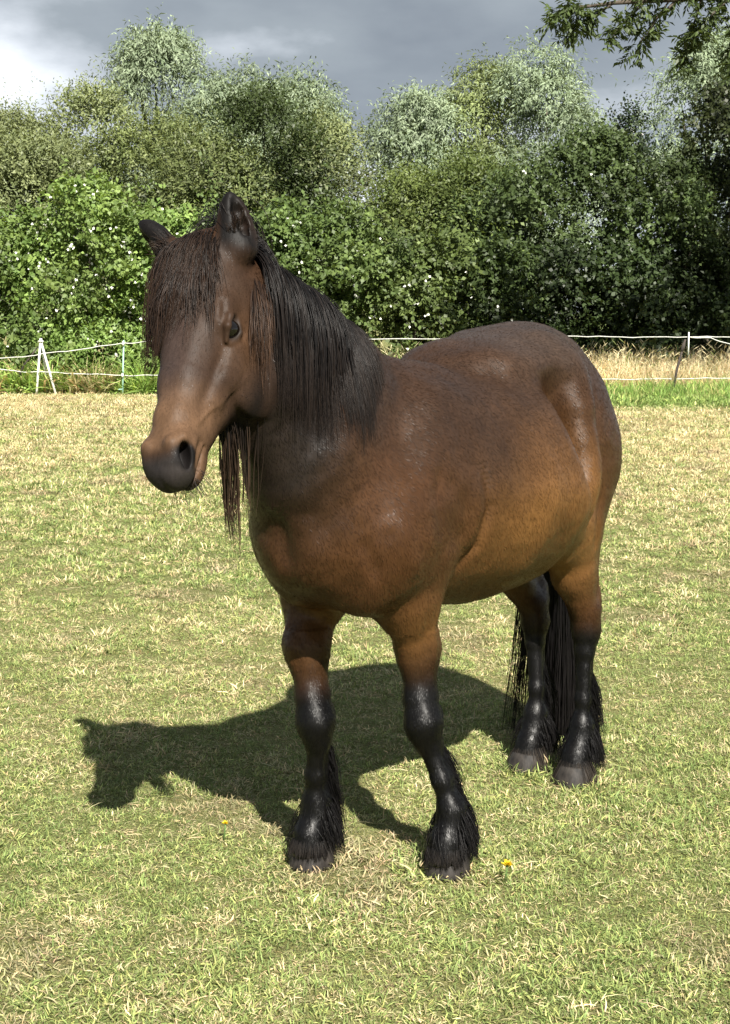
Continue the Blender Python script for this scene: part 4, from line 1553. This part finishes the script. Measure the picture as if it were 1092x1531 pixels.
def build_horse():
    root = empty('horse', HORSE_LOC, HORSE_YAW)
    tag(root, 'bay pony with black mane and feathered black legs standing on the short grass', 'horse')
    V, F = horse_surface()
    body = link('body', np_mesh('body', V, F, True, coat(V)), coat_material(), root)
    short_coat(V, F, root)
    rng = np.random.default_rng(3)
    blk, blk2 = (.0040, .0039, .0044), (.0080, .0069, .0066)
    # ---- mane: roots along the crest, falling on the left side
    crest = np.array([(.945, -.085, 1.60), (.895, -.065, 1.555), (.80, -.045, 1.475), (.68, -.02, 1.40), (.56, -.005, 1.335), (.44, 0, 1.29)])
    crest = project(crest)
    n = 4200
    t = .03 + rng.random(n) * .69
    seg = np.linspace(0, 1, len(crest))
    Rt = np.stack([np.interp(t, seg, crest[:, i]) for i in range(3)], 1)
    Rt += rng.normal(0, 1, Rt.shape) * [.006, .010, .003]
    Rt = project(Rt, 2)
    dirs = np.stack([.22 + .10 * rng.normal(size=n), .55 + .30 * rng.random(n), .22 + .2 * rng.random(n)], 1)
    ln = np.interp(t, [0, .12, .30, .5, .62, .72], [.22, .36, .46, .46, .38, .26]) * (.52 + .55 * rng.random(n))
    fw = np.tile([.020, .0, 0], (n, 1))
    main = strands(Rt, dirs, ln, 15, .42, .00085, 1, .045, (300, .55), lift=.004, drift=fw)
    k = rng.random(n) < .06
    side = strands(Rt[k], dirs[k] * [1, -1, 1], ln[k] * .7, 10, .42, .0009, 2, .03, (26, .6), lift=.005)
    hair_object('mane', [main, side], root, [((.0050, .0049, .0055), (.018, .0125, .0095)), (blk, blk2)])
    # ---- forelock
    n = 1400
    a = rng.random(n); b = rng.normal(0, 1, n)
    Rf = POLL + np.outer(-.03 + .12 * a, HX) + np.outer(np.clip(b * .034 - .006, -.080, .07), HL) + np.outer(np.full(n, .02), HN)
    Rf = project(Rf, 4)
    side_ = np.clip(b * .32 - .10 + .15 * rng.normal(size=n), -.36, .5)
    df = np.outer(.6 + .3 * rng.random(n), HX) + np.outer(side_, HL) + np.outer(.18 + .18 * rng.random(n), HN)
    fl = strands(Rf, df, .06 + .18 * rng.random(n) ** 1.2 + .03 * (side_ < 0), 11, .26, .0008, 5, .09, (120, .62), lift=.003)
    n = 260
    Rs = project(np.array([hd(.05 + .05 * a, .09 + .02 * b_, -.085 - .05 * c_) for a, b_, c_ in rng.random((n, 3))]), 4)
    ds = np.outer(np.full(n, 1.0), HX) + np.outer(.1 + .1 * rng.normal(size=n), HL) + np.outer(np.full(n, .15), HN)
    lock = strands(Rs, ds, .10 + .13 * rng.random(n), 8, .22, .0008, 41, .06, (26, .5), lift=.003)
    n = 520
    Rs = project(np.array([hd(.0 + .05 * a, -.02 + .10 * b_, .01) for a, b_ in rng.random((n, 2))]), 4)
    ds = np.outer(np.full(n, .9), HX) + np.outer(.05 + .25 * rng.normal(size=n), HL) + np.outer(np.full(n, .2), HN)
    lock2 = strands(Rs, ds, .05 + .10 * rng.random(n) ** 1.5, 8, .22, .0008, 42, .08, (34, .5), lift=.003)
    fc = ((.009, .0062, .005), (.032, .018, .0115))
    hair_object('forelock', [fl, lock, lock2], root, [fc, ((.016, .0095, .007), (.060, .033, .019)), fc])
    for sg, yb in ((1, .108), (-1, .09)):
        n = 110
        u = rng.random(n)
        Re = project(np.array([hd(-.005 - .05 * a, sg * yb + .012 * b_, .0) for a, b_ in zip(u, rng.normal(0, 1, n))]), 3)
        de = np.outer(-.7 + .5 * rng.random(n), HX) + np.outer(np.full(n, sg * .3), HL) + np.outer(np.full(n, .5), HN) + rng.normal(0, .2, (n, 3))
        hair_object('ear_hair', [strands(Re, de, .014 + .016 * rng.random(n), 4, .12, .0007, 31, .08, None, collide=False)], root, [((.010, .008, .007), (.035, .020, .013))])
    n = 70
    Rw = np.array([hd(.50 + .05 * a, .034 * b_, -.115 + .03 * c_) for a, b_, c_ in rng.random((n, 3)) * [1, 2, 1] - [0, 1, 0]])
    Rw = project(Rw, 4)
    dw = Rw - hd(.50, 0, -.06); dw = dw / np.linalg.norm(dw, axis=1, keepdims=True) + rng.normal(0, .3, (n, 3)) + [0, 0, -.4]
    hair_object('whiskers', [strands(Rw, dw, .025 + .035 * rng.random(n), 5, .06, .0005, 33, .03, None, collide=False)], root, [((.02, .017, .015), (.06, .05, .04))])
    # ---- beard under the jaw and chin
    n = 170
    u = rng.random(n)
    Rb = POLL + np.outer(.285 + .085 * u, HX) + np.outer(rng.normal(.010, .011, n), HL) + np.outer(-.235 + .06 * u, HN)
    Rb = project(Rb, 5)
    db = np.outer(np.full(n, .2), -HN) + rng.normal(0, .12, (n, 3)) + [0, 0, -.8]
    lb = np.interp(u, [0, .4, .8, 1], [.26, .30, .20, .10]) * (.6 + .5 * rng.random(n))
    hair_object('beard', [strands(Rb, db, lb, 9, .3, .0011, 8, .05, (16, .72), lift=.004)], root, [((.008, .006, .005), (.058, .036, .023))])
    # ---- tail
    n = 3600
    yt = np.clip(rng.normal(.25, .9, n), -1.5, 1.6)
    Rtl = np.array([-.69, HSH - .03, 1.16]) + np.stack([.014 * rng.normal(size=n), .012 * yt, .05 * rng.normal(size=n)], 1)
    dt = np.stack([-.20 + .05 * rng.normal(size=n), -.11 + .032 * yt, -.5 + .2 * rng.random(n)], 1)
    lt = 1.08 + .32 * rng.random(n) ** .6
    wind = np.stack([np.zeros(n), -.002 - .040 * (yt < -1.2), np.zeros(n)], 1)
    tl = strands(Rtl, dt, lt, 14, .30, .0011, 11, .035, (200, .45), lift=.004, drift=wind)
    hair_object('tail', [tl], root, [(blk, (.014, .012, .012))])
    # ---- feathers on the four fetlocks
    for key, (fx_, fy_) in FEET.items():
        hind = key[1] == 'H'
        n = 2000
        u = rng.random(n)
        th = rng.normal(0, 1, n) * 1.0
        bx = fx_ - (.036 if hind else -.010)
        h0 = np.where(rng.random(n) < .62, .085 + .08 * rng.random(n), .16 + .17 * rng.random(n))
        th = np.where(h0 > .17, th * .30, th * .85)
        c = np.stack([bx - np.cos(th) * .05, fy_ + np.sin(th) * .05, h0], 1)
        Rr = project(c, 4)
        dr = np.stack([-np.cos(th) * .6, np.sin(th) * .6, np.full(n, -1.0)], 1) + rng.normal(0, .12, (n, 3))
        L = np.clip(h0 * .85, .06, .16) * (.6 + .5 * rng.random(n))
        back = strands(Rr, dr, L, 7, .20, .00075, 20, .10, (90, .55), lift=.002)
        m_ = 1300                                                        # short hair falling over the coronet
        th2 = rng.random(m_) * 6.283
        c2 = np.stack([fx_ + .014 + (.008 if not hind else 0) + np.cos(th2) * .05, fy_ + np.sin(th2) * .05, .056 + .022 * rng.random(m_)], 1)
        R2 = project(c2, 3)
        L2 = (.026 + .03 * rng.random(m_)) * (1.9 if hind else .8)
        d2 = np.stack([np.cos(th2) * .5, np.sin(th2) * .5, np.full(m_, -1.0)], 1)
        fr = strands(R2, d2, L2, 4, .1, .0007, 21, .06, (90, .5), collide=False)
        hair_object('feather', [back, fr], root, [((.006, .0056, .0058), (.011, .0098, .0092)), ((.007, .0063, .006), (.075, .060, .046) if hind else (.022, .018, .015))])
    # ---- hooves
    hm = Mat('hoof_horn', rough=.6, spec=.2)
    z = m_z = hm.node('ShaderNodeSeparateXYZ'); hm.l.new(hm.coord(), z.inputs[0])
    nz = hm.noise(60, 4, .6, None, (1, 1, .15))
    hm.color(hm.mix(hm.range(z.outputs[2], .01, .05), hm.ramp(nz, [(.3, (.008, .007, .0066)), (.7, (.045, .038, .033))]), hm.ramp(nz, [(.3, (.010, .009, .0085)), (.7, (.040, .035, .031))])))
    hm.bump(nz, .3, .004)
    prof = [(.0, .059), (.006, .060), (.03, .055), (.052, .048), (.060, .042)]
    S = 28
    ang = np.arange(S) / S * 2 * np.pi
    Vh = []
    for zz, r in prof:
        lean = .016 * (1 - zz / .06)
        ex = np.where(np.cos(ang) > 0, 1.08, .92)
        Vh.append(np.stack([np.cos(ang) * r * ex + lean, np.sin(ang) * r, np.full(S, zz)], 1))
    Vh = np.vstack(Vh + [np.array([[.016, 0, 0], [0, 0, .060]])])
    i = np.arange(S); q = []
    for r_ in range(len(prof) - 1):
        q.append(np.stack([r_ * S + i, r_ * S + (i + 1) % S, (r_ + 1) * S + (i + 1) % S, (r_ + 1) * S + i], 1))
    nb, nt = len(Vh) - 2, len(Vh) - 1
    tri = np.vstack([np.stack([np.full(S, nb), (i + 1) % S, i], 1), np.stack([np.full(S, nt), (len(prof) - 1) * S + i, (len(prof) - 1) * S + (i + 1) % S], 1)])
    hmesh = np_mesh('hoof', Vh, [np.vstack(q), tri], True)
    hmesh.materials.append(hm.m)
    for key, (fx_, fy_) in FEET.items():
        o = link('hoof', hmesh, None, root)
        o.location = (fx_ + (.018 if key[1] == 'F' else .008), fy_, .002)
        o.rotation_euler = (0, 0, R({'LF': 6, 'RF': 4, 'LH': 8, 'RH': -8}[key]))
    # ---- eyes
    em = Mat('eye_glossy', rough=.10, spec=.4, base=(.004, .003, .0025))
    em.b.inputs['Coat Weight'].default_value = .25
    em.b.inputs['Coat Roughness'].default_value = .03
    bm = bmesh.new()
    bmesh.ops.create_uvsphere(bm, u_segments=24, v_segments=16, radius=.0255)
    eme = bpy.data.meshes.new('eye'); bm.to_mesh(eme); bm.free()
    eme.polygons.foreach_set('use_smooth', [True] * len(eme.polygons))
    eme.materials.append(em.m)
    for s in (1, -1):
        o = link('eye', eme, None, root)
        o.location = hd(.197, s * .0815, -.0575)
        o.scale = (1.12, 1, .9)
    return root


build_horse()
# ------------------------------------------------------------------ small things in the grass
def build_flower(x, y, size, label):
    root = empty('dandelion', (x, y, 0))
    tag(root, label, 'flower', 'yellow flowers in the turf')
    gm = Mat('flower_stem', rough=.6, base=(.10, .18, .05)).m
    ym = Mat('yellow_petals', rough=.6, base=(.80, .60, .02)).m
    v, f = rod(np.array([[0, 0, 0], [.004, 0, .03], [.006, -.004, .050]]), [.0022, .002, .002], 6)
    link('stem', np_mesh('stem', v, f, True), gm, root)
    rng = np.random.default_rng(1)
    n = 70
    a = rng.random(n) * 6.283; e = rng.random(n) * 1.1
    d = np.stack([np.cos(a) * np.cos(e), np.sin(a) * np.cos(e), np.sin(e) + .15], 1)
    V, F = leaves(np.tile([.006, -.004, .050], (n, 1)), d, size, size * .4, rng, .5)
    link('flower_head', np_mesh('flower_head', V, F, False), ym, root)


build_flower(0.349, 3.692, .014, 'yellow dandelion flower in the turf right of the front hooves')
build_flower(-0.382, 4.005, .009, 'tiny yellow flower in the turf just below the pony\'s shadow')
